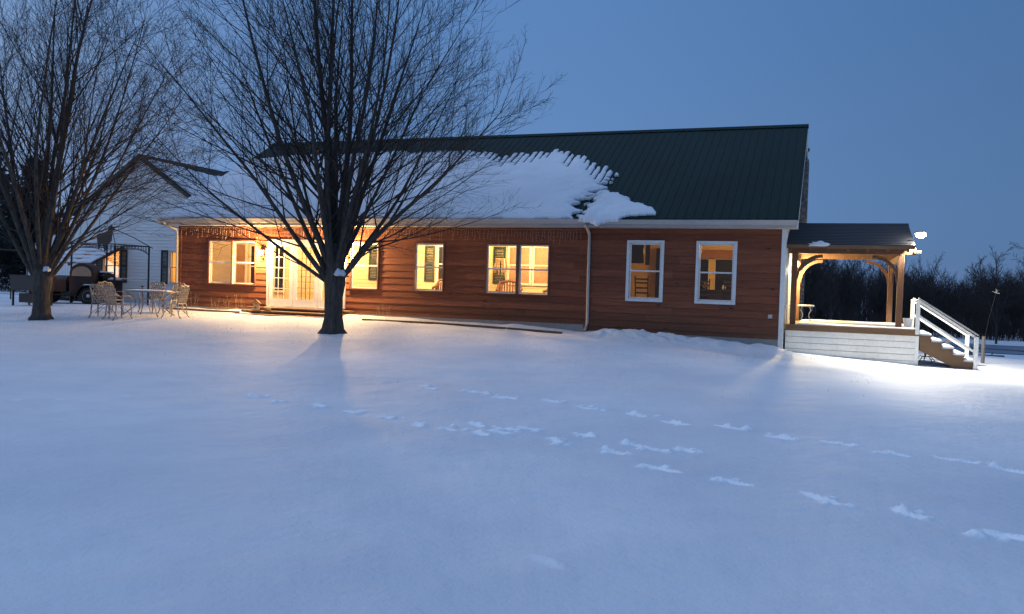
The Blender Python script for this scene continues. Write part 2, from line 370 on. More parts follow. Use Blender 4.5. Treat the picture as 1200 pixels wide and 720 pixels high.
def build_ground():
    xs = axis([(-16, -6.6, .14), (-6.6, 5.2, .030), (5.2, 13, .11)], 1600, 1.07); ys = axis([(1, 4.4, .12), (4.4, 13, .030), (13, 30, .10)], 1600, 1.07)
    X, Y = np.meshgrid(xs, ys, indexing='ij'); Z = ground_z(X, Y); P = np.zeros_like(X)
    far = sst((np.hypot(X, Y) - 150) / 400); Z = Z * (1 - far) - 1.6 * far
    rg = random.Random(5)
    for i, (tx, ty) in enumerate(TR):
        faint = i >= 37
        ang = radians(-38 + rg.uniform(-14, 14)) if i < 20 else radians(-42 + rg.uniform(-30, 30))
        ln = rg.uniform(.12, .165); wd = rg.uniform(.036, .052)
        if tx < -.9: ln *= .55
        elif 20 <= i <= 31: ln *= .75
        hole = 2.6 if 20 <= i <= 31 and i % 2 == 0 else 1.2
        i0, i1 = np.searchsorted(xs, [tx - .8, tx + .8]); j0, j1 = np.searchsorted(ys, [ty - .8, ty + .8])
        x = X[i0:i1, j0:j1] - tx; y = Y[i0:i1, j0:j1] - ty
        a = x * cos(ang) + y * sin(ang); b = -x * sin(ang) + y * cos(ang)
        nz = vn(X[i0:i1, j0:j1] * 9 + i * 3, Y[i0:i1, j0:j1] * 9)
        r = np.sqrt((a / ln) ** 2 + (b / wd) ** 2) + nz * .5
        dep = np.clip(1.1 - r, 0, 1); rim = np.exp(-((r - 1.35) / .35) ** 2)
        s = .35 if faint else 1
        Z[i0:i1, j0:j1] += s * (-.022 * hole * sst(dep) + .022 * rim * (.6 + nz * 1.6) * np.where(b > 0, 1.2, .5))
        P[i0:i1, j0:j1] = np.maximum(P[i0:i1, j0:j1], s * sst(np.clip(1.5 - r, 0, 1) * 3))
        # crumbs kicked forward out of the print
        for _ in range((2 if tx < -.9 else 4) if not faint else 1):
            ca = rg.uniform(-ln * 1.6, ln * 1.9); cb = rg.uniform(-.12, .14); cr = rg.uniform(.022, .045)
            g = np.exp(-(((a - ca) ** 2 + (b - cb) ** 2) / cr ** 2))
            Z[i0:i1, j0:j1] += s * cr * .8 * g; P[i0:i1, j0:j1] = np.maximum(P[i0:i1, j0:j1], s * np.clip(g * 3 - .5, 0, 1))
    u, v = luv(X, Y)
    grit = np.clip(sst((v + 9) / 5) * sst((-4 - u) / 6) * sst((u + 24) / 4) * (v < .5), 0, 1) * np.clip(.55 + 1.5 * vn(X * .5, Y * .5), 0, 1)
    nx, ny = X.shape; idx = np.arange(nx * ny).reshape(nx, ny)
    F = np.stack([idx[:-1, :-1], idx[1:, :-1], idx[1:, 1:], idx[:-1, 1:]], -1).reshape(-1, 4)
    V = np.stack([X, Y, Z], -1).reshape(-1, 3)
    o = np_mesh('ground', V, F, 'gsnow', attrs={'powder': P.ravel(), 'grit': grit.ravel()}); tag(o, kind='structure')
    o['label'] = 'snow covered lawn sloping down to the right with a line of footprints'
build_ground()
# the lane beyond the fence
mb = MB(); n = 40
for i in range(n):
    x0 = 14 + i * 2.2; x1 = x0 + 2.2
    q = []
    for x, yy in ((x0, 51 - .05 * (x0 - 14)), (x1, 51 - .05 * (x1 - 14)), (x1, 62 - .05 * (x1 - 14)), (x0, 62 - .05 * (x0 - 14))): q.append((x, yy, gz(x, yy) + .035))
    mb.add(q, [(0, 1, 2, 3)])
tag(mb.build('pond', 'ice', smooth=True), 'narrow grey frozen pond in front of the far trees', kind='structure')

# ================================================================== FARMHOUSE
house = thing('farmhouse', 'long single storey house with reddish brown plank siding and a dark green metal roof', 'house', 0, 0, 0)
FL = .86                                     # floor level
UL, UR, VB = -19.25, 0.0, 11.0               # wall extents
EW, ES, RV, RWZ = 3.50, .5765, 5.5, 6.93     # eave height at v=-.45, slope, ridge v, ridge height
def roofz(v): return EW + ES * (v + .45) if v <= RV else EW + ES * (2 * RV - v + .45)
def lap_wall(mb, mp, a0, a1, z0, z1, holes=(), course=COURSE, depth=.02, lim=None, base=0):
    """lapped boards; mp(a, z, d) -> point, d = distance out from the wall; holes = (a0,a1,z0,z1); lim(z) -> (amin, amax)"""
    ks = int(math.floor(z0 / course)); zs = sorted(set([z0, z1] + [k * course for k in range(ks, int(z1 / course) + 2) if z0 < k * course < z1] + [h[i] for h in holes for i in (2, 3) if z0 < h[i] < z1]))
    for za, zb in zip(zs, zs[1:]):
        if zb - za < 1e-4: continue
        k = math.floor((za + 1e-6) / course); fa = 1 - (za - k * course) / course; fb = 1 - (zb - k * course) / course
        da = base + depth * fa; db = base + depth * max(fb, 0)
        la, ra = (a0, a1); lb, rb = (a0, a1)
        if lim:
            x, y = lim(za); la, ra = max(a0, x), min(a1, y); x, y = lim(zb); lb, rb = max(a0, x), min(a1, y)
            if ra <= la: continue
            if rb < lb: lb = rb = (lb + rb) / 2
        segs = [(la, ra, lb, rb)]
        for h in holes:
            if h[2] < (za + zb) / 2 < h[3]:
                ns = []
                for s in segs:
                    if h[1] <= s[0] or h[0] >= s[1]: ns.append(s); continue
                    if h[0] > s[0]: ns.append((s[0], h[0], s[2], h[0]))
                    if h[1] < s[1]: ns.append((h[1], s[1], h[1], s[3]))
                segs = ns
        for s in segs:
            v = [mp(s[0], za, da), mp(s[1], za, da), mp(s[3], zb, db), mp(s[2], zb, db)]
            mb.add(v, [(0, 1, 2, 3)])
            if abs(fa - 1) < 1e-3: mb.add([mp(s[0], za, base), mp(s[1], za, base), v[1], v[0]], [(0, 1, 2, 3)])   # board underside

WIN = [(-17.99, -17.10), (-17.06, -16.17), (-12.62, -11.70), (-10.43, -9.52), (-8.13, -7.225), (-7.145, -6.27)]
WZ = (1.40, 2.78)
BIG = [(-3.985, -3.13), (-2.14, -1.25)]; BZ = (1.385, 2.875)
DOOR = (-15.62, -12.86, .74, 2.78)
holes = [(a, b, *WZ) for a, b in WIN] + [(a, b, *BZ) for a, b in BIG] + [DOOR]
fm = lambda a, z, d: (a, -d, z)
mb = MB()
lap_wall(mb, fm, UL, -5.2, .62, 3.42, [h for h in holes if h[1] < -5.2], depth=.019)
mb.build('front_siding', 'siding', house)
mb = MB(); lap_wall(mb, fm, -5.1, UR - .09, .47, 3.40, [h for h in holes if h[0] > -5.2], depth=.019, base=.004)
mb.build('front_siding', 'siding', house)
tag(MB().box(UL, -5.21, -.012, .2, -.4, .618).box(-5.09, -.02, -.010, .2, -.6, .468).build('foundation', 'found', house), 'grey concrete foundation strip')
mb = MB().box(-5.2, -5.1, -.040, .1, .3, 3.42)
mb.build('corner_board', 'siding', house)
# inner face of the front wall (reveals)
mb = MB()
lap_wall(mb, lambda a, z, d: (a, .14, z), UL, UR - .1, FL, 3.25, holes, depth=0, course=9)
mb.build('inner_front_wall', 'cream', house)
for a, b, c, d in holes:
    rv = MB()
    rv.add([(a, -.001, c), (b, -.001, c), (b, .139, c), (a, .139, c)], [(0, 1, 2, 3)]).add([(a, -.001, d), (b, -.001, d), (b, .139, d), (a, .139, d)], [(3, 2, 1, 0)])
    rv.add([(a, -.001, c), (a, .139, c), (a, .139, d), (a, -.001, d)], [(0, 1, 2, 3)]).add([(b, -.001, c), (b, .139, c), (b, .139, d), (b, -.001, d)], [(3, 2, 1, 0)])
    rv.build('window_reveal', 'sash', house)

def double_hung(par, mp, a, b, z0, z1, casing, cw=.06, grid=None, sashmat='sash'):
    """frame > two sashes > panes; mp(a,z,d)"""
    def bx(m, x0, x1, y0, y1, d0, d1):
        ps = [mp(x, y, d) for d in (d0, d1) for x, y in ((x0, y0), (x1, y0), (x1, y1), (x0, y1))]
        m.add(ps, [(0, 1, 2, 3), (7, 6, 5, 4), (0, 4, 5, 1), (1, 5, 6, 2), (2, 6, 7, 3), (3, 7, 4, 0)])
    f = MB(); o = .045
    bx(f, a - cw, a, z0 - cw, z1 + cw, .002, o); bx(f, b, b + cw, z0 - cw, z1 + cw, .002, o)
    bx(f, a, b, z1, z1 + cw, .002, o); bx(f, a, b, z0 - cw, z0, .002, o + .012)
    fo = f.build('window', casing, par)
    zm = (z0 + z1) / 2; t = .035
    for lo, hi, d in ((z0, zm + .018, -.035), (zm - .018, z1, -.008)):
        s = MB(); x0, x1 = a + .004, b - .004; e0 = lo + .004; e1 = hi - .004
        bx(s, x0, x0 + t, e0, e1, d - .025, d); bx(s, x1 - t, x1, e0, e1, d - .025, d)
        bx(s, x0 + t, x1 - t, e0, e0 + t, d - .025, d); bx(s, x0 + t, x1 - t, e1 - t, e1, d - .025, d)
        if grid:
            nx, nz = grid
            for i in range(1, nx): x = x0 + (x1 - x0) * i / nx; bx(s, x - .008, x + .008, e0 + t, e1 - t, d - .018, d - .006)
            for i in range(1, nz): z = e0 + (e1 - e0) * i / nz; bx(s, x0 + t, x1 - t, z - .008, z + .008, d - .020, d - .004)
        so_ = s.build('sash', sashmat, fo)
        g = MB(); g.add([mp(x0 + t, e0 + t, d - .012), mp(x1 - t, e0 + t, d - .012), mp(x1 - t, e1 - t, d - .012), mp(x0 + t, e1 - t, d - .012)], [(0, 1, 2, 3)])
        g.build('glass_pane', 'glass', fo)
    return fo
for a, b in WIN: double_hung(house, fm, a, b, *WZ, 'casing', .038)
for a, b in BIG: double_hung(house, fm, a, b, *BZ, 'white', .075)

# french doors: three full glass panels in a white frame
d0, d1, dz0, dz1 = DOOR
fr = MB().box(d0 - .07, d0, -.05, .06, dz0, dz1 + .07).box(d1, d1 + .07, -.05, .06, dz0, dz1 + .07).box(d0, d1, -.05, .06, dz1, dz1 + .07).box(d0, d1, -.10, .06, dz0 - .035, dz0)
fro = fr.build('door_frame', 'white', house)
pw = (d1 - d0) / 3
for i in range(3):
    a = d0 + i * pw + .008; b = a + pw - .016; st = .135
    p = MB().box(a, a + st, -.03, .015, dz0 + .01, dz1 - .01).box(b - st, b, -.03, .015, dz0 + .01, dz1 - .01).box(a + st, b - st, -.03, .015, dz0 + .01, dz0 + .24).box(a + st, b - st, -.03, .015, dz1 - .16, dz1 - .01)
    do = p.build('door', 'white', fro)
    g = MB().box(a + st, b - st, -.010, -.005, dz0 + .24, dz1 - .16); g.build('glass_pane', 'glass', do)
    q = MB(); x0, x1, z0, z1 = a + st, b - st, dz0 + .24, dz1 - .16
    for k in range(1, 3 if i != 1 else 4): x = x0 + (x1 - x0) * k / (3 if i != 1 else 4); q.box(x - .009, x + .009, -.022, -.012, z0, z1)
    for k in range(1, 5 if i != 1 else 9): z = z0 + (z1 - z0) * k / (5 if i != 1 else 9); q.box(x0, x1, -.023, -.011, z - (.009 if i != 1 else .004), z + (.009 if i != 1 else .004))
    q.build('muntins', 'white' if i != 1 else 'brass', do)
    if i == 1: MB().lathe([(.012, 0), (.03, .01), (.035, .03), (.02, .05)], 12).build('door_knob', 'black', do, True, loc=(b - .06, -.03, dz0 + 1.0), rot=(pi / 2, 0, 0))

# gable walls
def gable_lim(z):
    if z < 3.45: return (0, VB)
    v = (z - EW) / ES - .45 + .1; return (v, VB - v)
gm = lambda a, z, d: (UR + d, a, z)
gh = [(.45, 1.35, 1.35, 2.75), (2.0, 2.95, FL, 2.95)]
mb = MB(); lap_wall(mb, gm, 0, VB, -.2, 6.8, gh, .12, .014, gable_lim); mb.build('gable_siding', 'vinyl', house)
double_hung(house, gm, .45, 1.35, 1.35, 2.75, 'white', .09)
MB().box(UR - .04, UR + .03, 2.0, 2.95, FL, 2.95).build('side_door', 'white', house)
mb = MB(); lap_wall(mb, lambda a, z, d: (UL - d, a, z), 0, VB, .3, 6.8, (), .196, .02, gable_lim); mb.build('gable_siding', 'siding', house)
mb = MB(); lap_wall(mb, lambda a, z, d: (a, VB + d, z), UL, UR, -.6, 3.5, (), .196, .02); mb.build('rear_siding', 'siding', house)
MB().box(UR - .09, UR + .02, -.042, .11, -.3, 3.36).build('corner_board', 'white', house)
MB().box(UL - .03, UL + .1, -.028, .1, .4, 3.42).build('corner_board', 'siding', house)

# roof: two slopes with raised ribs, ridge cap, fascia, soffit
R0, R1 = -19.68, .30
def slab(v0, z0, v1, z1, t): return [(R0, v0, z0), (R1, v0, z0), (R1, v1, z1), (R0, v1, z1), (R0, v0, z0 - t), (R1, v0, z0 - t), (R1, v1, z1 - t), (R0, v1, z1 - t)]
BOXF = [(0, 1, 2, 3), (7, 6, 5, 4), (0, 4, 5, 1), (1, 5, 6, 2), (2, 6, 7, 3), (3, 7, 4, 0)]
mb = MB().add(slab(-.47, EW - .01, RV, RWZ, .05), BOXF).add(slab(2 * RV + .47, EW - .01, RV + .001, RWZ, .05), BOXF)
nr = int((R1 - R0) / .2286)
sn = Vector((0, -sin(atan(ES)), cos(atan(ES))))
for i in range(nr + 1):
    x = R0 + .02 + i * .2286
    for sg in (1, -1):
        va = -.47 if sg > 0 else 2 * RV + .47; n_ = Vector((0, sn.y * sg, sn.z)) * .010
        p0 = Vector((x, va, EW - .008)); p1 = Vector((x, RV, RWZ + .002))
        vs = [p0 + Vector((-.022, 0, 0)), p0 + Vector((.022, 0, 0)), p1 + Vector((.022, 0, 0)), p1 + Vector((-.022, 0, 0)), p0 + n_ + Vector((-.011, 0, 0)), p0 + n_ + Vector((.011, 0, 0)), p1 + n_ + Vector((.011, 0, 0)), p1 + n_ + Vector((-.011, 0, 0))]
        mb.add(vs, [(4, 5, 6, 7), (0, 1, 5, 4), (1, 2, 6, 5), (3, 0, 4, 7)])
roof = mb.build('roof', 'green', house)
mb = MB().prism([(RV - .17, RWZ - .07), (RV, RWZ + .045), (RV + .17, RWZ - .07), (RV, RWZ + .02)], lambda p, a: (a, p[0], p[1]), R0 - .01, R1 + .012)
mb.build('ridge_cap', 'green', roof)
for x0, x1, sg in [(p[0], p[1], q) for p in ((R0, R0 + .03), (R1 - .03, R1)) for q in (1, -1)]:
    if True:
        mb = MB()
        va = -.47 if sg > 0 else 2 * RV + .47; vc = RV - .002 * sg
        mb.add([(x0, va, EW - .07), (x1, va, EW - .07), (x1, vc, RWZ - .06), (x0, vc, RWZ - .06), (x0, va, EW - .24), (x1, va, EW - .24), (x1, vc, RWZ - .24), (x0, vc, RWZ - .24)], BOXF)
        mb.build('rake_board', 'white', roof)
mb = MB().box(R0, R1 - .001, -.46, -.43, EW - .235, EW - .07).box(R0, R1 - .001, -.43, -.03, EW - .235, EW - .222)
for x0, x1 in ((R0 + .03, UL - .03), (UR + .035, R1 - .032)):
    for sg in (1, -1):
        va = -.42 if sg > 0 else 2 * RV + .42; vc = RV
        mb.add([(x0, va, EW - .23), (x1, va, EW - .23), (x1, vc, RWZ - .22), (x0, vc, RWZ - .22)], [(0, 1, 2, 3)])
mb.build('soffit', 'gutter', roof)
# gutters: the left run and the right run meet at the downpipe
def gutter(x0, x1, z):
    prof = [(-.465, z - .115), (-.54, z - .115), (-.575, z - .03), (-.590, z), (-.578, z + .004), (-.560, z - .028), (-.53, z - .103), (-.475, z - .103), (-.475, z), (-.465, z)]
    m = MB().prism(prof, lambda p, a: (a, p[0], p[1]), x0, x1); m.box(x0 - .006, x0, -.585, -.465, z - .117, z + .002).box(x1, x1 + .006, -.585, -.465, z - .117, z + .002)
    return m.build('gutter', 'gutter', roof)
gutter(R0, -5.02, EW - .035); gutter(-4.99, R1 - .02, EW - .05)
def downpipe(u, zb, kink=.0):
    return MB().tube([(u, -.52, EW - .13), (u, -.50, EW - .2), (u + kink, -.12, EW - .38), (u + kink, -.075, EW - .5), (u + kink, -.07, 1.8), (u + kink + .01, -.07, zb + .25), (u + kink, -.12, zb + .12), (u + kink, -.26, zb + .06)], .042, 8).build('downpipe', 'gutter', house, True)
downpipe(-5.10, .42); downpipe(-19.45, .5, .17)
MB().box(-.35, -.25, -.05, -.02, 1.0, 1.1).build('outlet_box', 'gutter', house)
# chimney
ch = MB().box(.012, .34, 6.3, 7.25, -.4, 6.0).build('chimney', 'stone', house)
MB().lathe([(.09, 0), (.09, .22), (.05, .23), (.06, .30), (.14, .31), (.15, .40), (.10, .44)], 12).build('chimney_cap', 'black', ch, loc=(.20, 6.7, 6.0))

# ------------------------------------------------------------------ rooms seen through the windows
IV = 2.6
MB().box(UL + .1, UR - .1, .145, 5.2, FL - .1, FL).build('interior_floor', 'floorw', house)
MB().box(UL + .1, UR - .1, .145, 5.2, 3.25, 3.3).build('interior_ceiling', 'ceil', house)
mb = MB(); lap_wall(mb, lambda a, z, d: (a, IV - d, z), UL + .1, -5.35, FL, 3.25, (), .13, .012); mb.box(UL + .1, -5.35, IV + .002, IV + .1, FL, 3.25)
tag(mb.build('interior_wall', 'cream', house), 'cream lapped wall inside the enclosed porch')
MB().box(-5.35, -5.25, .145, 5.2, FL, 3.25).build('interior_wall', 'cream', house)
mb = MB().box(-5.249, UR - .1, 5.2, 5.3, FL, 3.25)
mb.build('interior_wall', 'intwall', house)
MB().box(UL + .0, UL + .1, .145, 5.2, FL, 3.25).build('interior_wall', 'orangewood', house)
mb = MB().box(UR - .12, UR - .10, .145, .42, FL, 3.25).box(UR - .12, UR - .10, 1.38, 5.2, FL, 3.25).box(UR - .12, UR - .10, .42, 1.38, FL, 1.33).box(UR - .12, UR - .10, .42, 1.38, 2.77, 3.25)
mb.build('interior_wall', 'intwall', house)
im = lambda a, z, d: (a, IV - .013 - d, z)
darkpane = varied('unlit_room_behind_glass', (.016, .014, .012), .4, 1.5, .5, .001)
darkpane.node_tree.nodes['Principled BSDF'].inputs['Specular IOR Level'].default_value = .15; M['darkpane'] = darkpane; M['dimpane'] = varied('dim_room_painted_pane', (.34, .20, .12), .3, 2.5, .5, .01)
def inner_window(a, b, z0, z1, pane='darkpane'):  # opaque panes: dim and unlit rooms are painted into their colour
    o = MB().box(a - .07, a, IV - .055, IV - .014, z0 - .07, z1 + .07).box(b, b + .07, IV - .055, IV - .014, z0 - .07, z1 + .07).box(a, b, IV - .055, IV - .014, z1, z1 + .07).box(a, b, IV - .065, IV - .014, z0 - .07, z0).box(a, b, IV - .045, IV - .016, (z0 + z1) / 2 - .02, (z0 + z1) / 2 + .02).build('interior_window', 'sash', house)
    MB().box(a, b, IV - .030, IV - .018, z0, (z0 + z1) / 2 - .02).box(a, b, IV - .030, IV - .018, (z0 + z1) / 2 + .02, z1).build('glass_pane', pane, o); return o
def shutter(par, a, b, z0, z1, v, dm='dgreen'):
    m = MB().box(a, a + .05, v - .03, v, z0, z1).box(b - .05, b, v - .03, v, z0, z1).box(a + .05, b - .05, v - .03, v, z0, z0 + .07).box(a + .05, b - .05, v - .03, v, z1 - .07, z1).box(a + .05, b - .05, v - .03, v, (z0 + z1) / 2 - .04, (z0 + z1) / 2 + .04)
    n = int((z1 - z0) / .05)
    for i in range(1, n): z = z0 + i * (z1 - z0) / n; m.add([(a + .05, v - .024, z), (b - .05, v - .024, z), (b - .05, v - .004, z + .035), (a + .05, v - .004, z + .035)], [(0, 1, 2, 3)])
    return m.build('shutter', dm, par)
shutter(house, -11.42, -11.06, 1.67, 2.86, IV - .016); inner_window(-10.9, -9.9, 1.70, 2.82)
shutter(house, -8.98, -8.56, 1.67, 2.86, IV - .016)
inner_window(-8.42, -7.74, 1.72, 2.84, 'dimpane'); inner_window(-7.58, -6.9, 1.72, 2.84, 'dimpane')
shutter(house, -13.52, -13.18, 1.67, 2.86, IV - .016); inner_window(-13.1, -12.5, 1.72, 2.82)
inner_window(-19.0, -18.6, 1.4, 2.8, 'dimpane'); inner_window(-17.3, -16.95, 1.2, 2.8)
mb = MB()
for i in range(34): z = 1.40 + i * .041; mb.add([(-18.9, .20, z), (-17.13, .20, z), (-17.13, .225, z + .036), (-18.9, .225, z + .036)], [(0, 1, 2, 3)])
mb.build('window_blind', 'cream', house)     # drawn blind behind the leftmost sash
inner_window(-18.35, -17.95, 1.3, 2.75)
# dining room back windows
for a, b in ((-3.55, -2.55), (-2.33, -1.35), (-1.15, -.3)):
    o = MB().box(a - .02, a, 5.14, 5.198, 1.0, 2.68).box(b, b + .02, 5.14, 5.198, 1.0, 2.68).box(a - .02, b + .02, 5.14, 5.198, 2.68, 2.76).build('interior_window', 'sash', house)
    MB().box(a, b, 5.17, 5.196, 1.0, 2.68).build('glass_pane', 'darkpane', o)
MB().box(-3.6, -.25, 5.05, 5.13, 2.70, 2.98).build('valance', 'valance', house)
MB().box(-4.2, -3.62, 4.9, 5.19, FL, 3.0).build('cupboard', 'darkwood', house)

# interior lamps
def ceiling_lamp(u, v, watts, label, z=3.249, drop=0.0, sz=.11):
    t = thing('ceiling_lamp', label, 'lamp', u, v, z)
    MB().lathe([(.07, 0), (.07, -.03), (.012, -.035), (.012, -.05 - drop)], 14).build('mount', 'brass', t)
    MB().lathe([(.03, -.05 - drop), (sz, -.09 - drop), (sz * 1.1, -.15 - drop), (sz * .7, -.20 - drop), (.02, -.215 - drop)], 16).build('lamp_shade', 'shade', t, True)
    point('lamp_glow', t, (0, 0, -.33 - drop), watts, LW, .12); return t
ceiling_lamp(-17.0, 1.35, 190, 'round ceiling lamp behind the left pair of porch windows')
ceiling_lamp(-14.2, 1.35, 230, 'round ceiling lamp behind the white french doors')
ceiling_lamp(-10.9, 1.2, 230, 'round ceiling lamp behind the single narrow window')
ceiling_lamp(-7.6, 1.2, 230, 'round ceiling lamp behind the paired windows mid wall')
ceiling_lamp(-1.73, 2.5, 90, 'bright glowing pendant lamp at the top of the rightmost white framed window', drop=.03, sz=.14)

# furniture inside
def dining_chair(u, v, rot, label):
    t = thing('dining_chair', label, 'chair', u, v, FL, rot, 'dining chairs inside the right room')
    MB().box(-.22, .22, -.21, .21, .44, .48).build('seat', 'darkwood', t)
    for x in (-.19, .19):
        MB().bar((x, -.18, 0), (x, -.18, .44), .04, .04, (0, 1, 0)).build('leg', 'darkwood', t)
        MB().tube([(x, .19, 0), (x, .19, .45), (x, .22, .8), (x * 1.05, .26, 1.14), (x * 1.05, .26, 1.18)], [.02, .02, .02, .024, .012], 6).build('leg', 'darkwood', t)
    m = MB()
    for z in (.65, .8, .95, 1.06): m.box(-.18, .18, .205 + (z - .6) * .1, .225 + (z - .6) * .1, z, z + .05)
    m.build('backrest', 'darkwood', t)
dining_chair(-4.05, 2.35, 0.5, 'dark ladder back chair seen through the left white framed window')
dining_chair(-3.45, 2.75, -1.4, 'dark wooden chair turned sideways at the right edge of the left white framed window')
dining_chair(-2.55, 3.9, 0.1, 'dark slatted chair at the left of the rightmost window')
dining_chair(-1.75, 3.9, -.1, 'dark slatted chair below the pendant lamp in the rightmost window')
t = thing('dining_table', 'dark dining table inside behind the rightmost white framed window', 'table', -1.9, 3.0, FL)
MB().box(-1.1, 1.1, -.5, .5, .72, .76).build('table_top', 'darkwood', t)
for x in (-1, 1):
    for y in (-.42, .42): MB().bar((x, y, 0), (x, y, .72), .07, .07, (0, 1, 0)).build('leg', 'darkwood', t)
t = thing('sideboard', 'long dark sideboard added low against the far wall to darken the right room', 'sideboard', -1.9, 4.8, FL)  # added so the lower part of the view through the window goes dark
MB().box(-1.5, 1.6, -.22, .22, .08, .80).build('body', 'darkwood', t, bevel=.01); MB().box(-1.55, 1.65, -.25, .24, .801, .84).build('top', 'darkwood', t)
for x in (-1.2, -.4, .4, 1.2): MB().box(x - .33, x + .33, -.235, -.221, .14, .74).build('door', 'darkwood', t)
rg = random.Random(31)
for i, (x, h, mt, nm, lb) in enumerate(((-.7, .26, 'wicker', 'vase', 'brown vase on the left part of the dark sideboard'), (-.1, .16, 'bucket', 'bowl', 'white bowl on the middle of the dark sideboard'), (.75, .30, 'bucket', 'pitcher', 'tall white pitcher on the right part of the dark sideboard'))):
    solo(MB().lathe([(.04, 0), (.07, h * .3), (.06, h * .6), (.03, h * .85), (.045, h)], 14), nm, mt, lb, nm, -1.9 + x, 4.78, FL + .842, smooth=True)
t = thing('television', 'flat dark television hung on the wall behind the left white framed window', 'television', -4.25, 2.6, 2.42, .12)
MB().box(-.28, .12, -.03, .03, .0, .82).build('screen', 'screen', t, bevel=.01)
MB().box(-.08, .0, .03, .14, .3, .5).build('wall_bracket', 'black', t)
MB().box(.16, .29, -.02, .03, -.05, .78).build('speaker_bar', 'darkwood', t)
t = thing('side_table', 'small table with pale things on it behind the left white framed window', 'table', -4.55, 2.1, FL)
MB().box(-.35, .3, -.3, .3, .48, .52).build('table_top', 'darkwood', t)
for x in (-.3, .25):
    for y in (-.25, .25): MB().bar((x, y, 0), (x, y, .48), .04, .04, (0, 1, 0)).build('leg', 'darkwood', t)
def wicker_chair(u, v, rot, label):
    t = thing('wicker_chair', label, 'chair', u, v, FL, rot, 'wicker chairs in the enclosed porch')
    MB().box(-.32, .32, -.3, .3, .1, .44).build('seat', 'wicker', t, bevel=.03)
    MB().tube([(-.36, -.28, .62), (-.38, .1, .66), (-.30, .30, .86), (0, .36, .92), (.30, .30, .86), (.38, .1, .66), (.36, -.28, .62)], .045, 8).build('backrest_rim', 'wicker', t, True)
    m = MB()
    for i in range(13):
        a = pi * i / 12; m.bar((-.34 * cos(a), .02 + .31 * sin(a), .42), (-.34 * cos(a), .02 + .33 * sin(a), .66 + .22 * sin(a)), .05, .02)
    m.build('backrest', 'wicker', t)
wicker_chair(-8.15, 1.9, .3, 'brown wicker chair low behind the left one of the paired windows')
wicker_chair(-6.55, 1.9, -.3, 'brown wicker chair low behind the right one of the paired windows')
wicker_chair(-10.15, 1.6, .2, 'brown wicker chair low behind the single narrow window')
t = thing('hanging_plant', 'pale dried hanging plant in the upper part of the left paired window', 'plant', -8.35, 1.75, 2.25)
MB().lathe([(.06, 0), (.11, .04), (.13, .15), (.12, .15)], 14).build('basket', 'wicker', t)
rg = random.Random(3); m = MB()
for i in range(40):
    a = rg.uniform(0, 2 * pi); r = rg.uniform(.1, .2); p = [Vector((0, 0, .14)), Vector((cos(a) * r, sin(a) * r, .2)), Vector((cos(a) * r * 1.3, sin(a) * r * 1.3, -.05)), Vector((cos(a) * r * 1.4, sin(a) * r * 1.4, -.3 * rg.random() - .05))]
    m.tube(p, [.006, .01, .014, .003], 3)
m.build('leaves', 'leaf', t); MB().tube([(0, 0, .15), (0, 0, .99)], .005, 4).build('hanger', 'black', t)

# ------------------------------------------------------------------ outside of the front: lanterns, string lights, steps
def lantern(u, z, label, watts):
    t = thing('wall_lantern', label, 'lamp', u, -.03, z, group='lit wall lanterns beside the french doors')
    MB().box(-.05, .05, -.02, .0, -.10, .12).build('back_plate', 'brass', t)
    MB().tube([(0, -.01, .06), (0, -.07, .11), (0, -.11, .10)], .009, 6).build('arm', 'brass', t)
    m = MB(); 
    for i in range(4): a = pi / 4 + i * pi / 2; m.bar((cos(a) * .055, -.11 + sin(a) * .055, -.10), (cos(a) * .075, -.11 + sin(a) * .075, .08), .008, .008)
    m.lathe([(.085, .08), (.04, .13), (.01, .15)], 4, (0, -.11, 0)); m.lathe([(.02, -.13), (.06, -.10)], 4, (0, -.11, 0)); m.build('cage', 'brass', t)
    MB().lathe([(.01, -.07), (.035, -.04), (.04, 0), (.02, .05), (.01, .06)], 12, (0, -.11, 0)).build('bulb', 'bulb', t, True)
    point('lantern_glow', t, (0, -.23, 0), watts, (1.0, .62, .25), .05)
lantern(-15.86, 2.42, 'glowing wall lantern left of the white french doors', 600)
lantern(-12.70, 2.52, 'glowing wall lantern between the french doors and the next window', 600)
# icicle lights, switched off
m = MB(); rg = random.Random(11); u = UL + .15; zt = 3.22; prev = None
lead = []
while u < -5.3:
    lead.append((u, -.075 + rg.uniform(-.01, .01), zt + rg.uniform(-.012, .012)))
    ln = rg.choice([.12, .2, .28, .36, .3, .18]) * rg.uniform(.7, 1.2); x = u; pts = [(u, -.075, zt)]
    if rg.random() < .96:
        k = max(2, int(ln / .06))
        for i in range(1, k + 1): x += rg.uniform(-.012, .012); pts.append((x, -.072 + rg.uniform(-.012, .008), zt - ln * i / k))
        m.tube(pts, .0025, 3)
        for p in pts[1:]: m.lathe([(.003, .0), (.006, -.006), (.007, -.015), (.002, -.026)], 5, (p[0] + rg.uniform(-.012, .012), p[1] - .005, p[2]))
    u += rg.uniform(.06, .12)
m.tube(lead, .005, 3)
solo(m, 'icicle_string_lights', 'wire', 'unlit icicle string lights hanging along the eave of the left long wall', 'string lights')
# wooden steps under the doors
t = thing('door_steps', 'weathered wooden plank steps below the french doors', 'steps', -14.3, 0, 0)
for i, (dv, z) in enumerate(((-.34, .70), (-.66, .60), (-.98, .50))):
    MB().box(-1.9 + .02 * i, 1.85 - .03 * i, dv, dv + .31, z - .045, z).build('tread', 'plank', t, bevel=.006)
MB().box(-1.85, 1.8, -.90, -.05, .1, .45).build('step_base', 'rim', t)
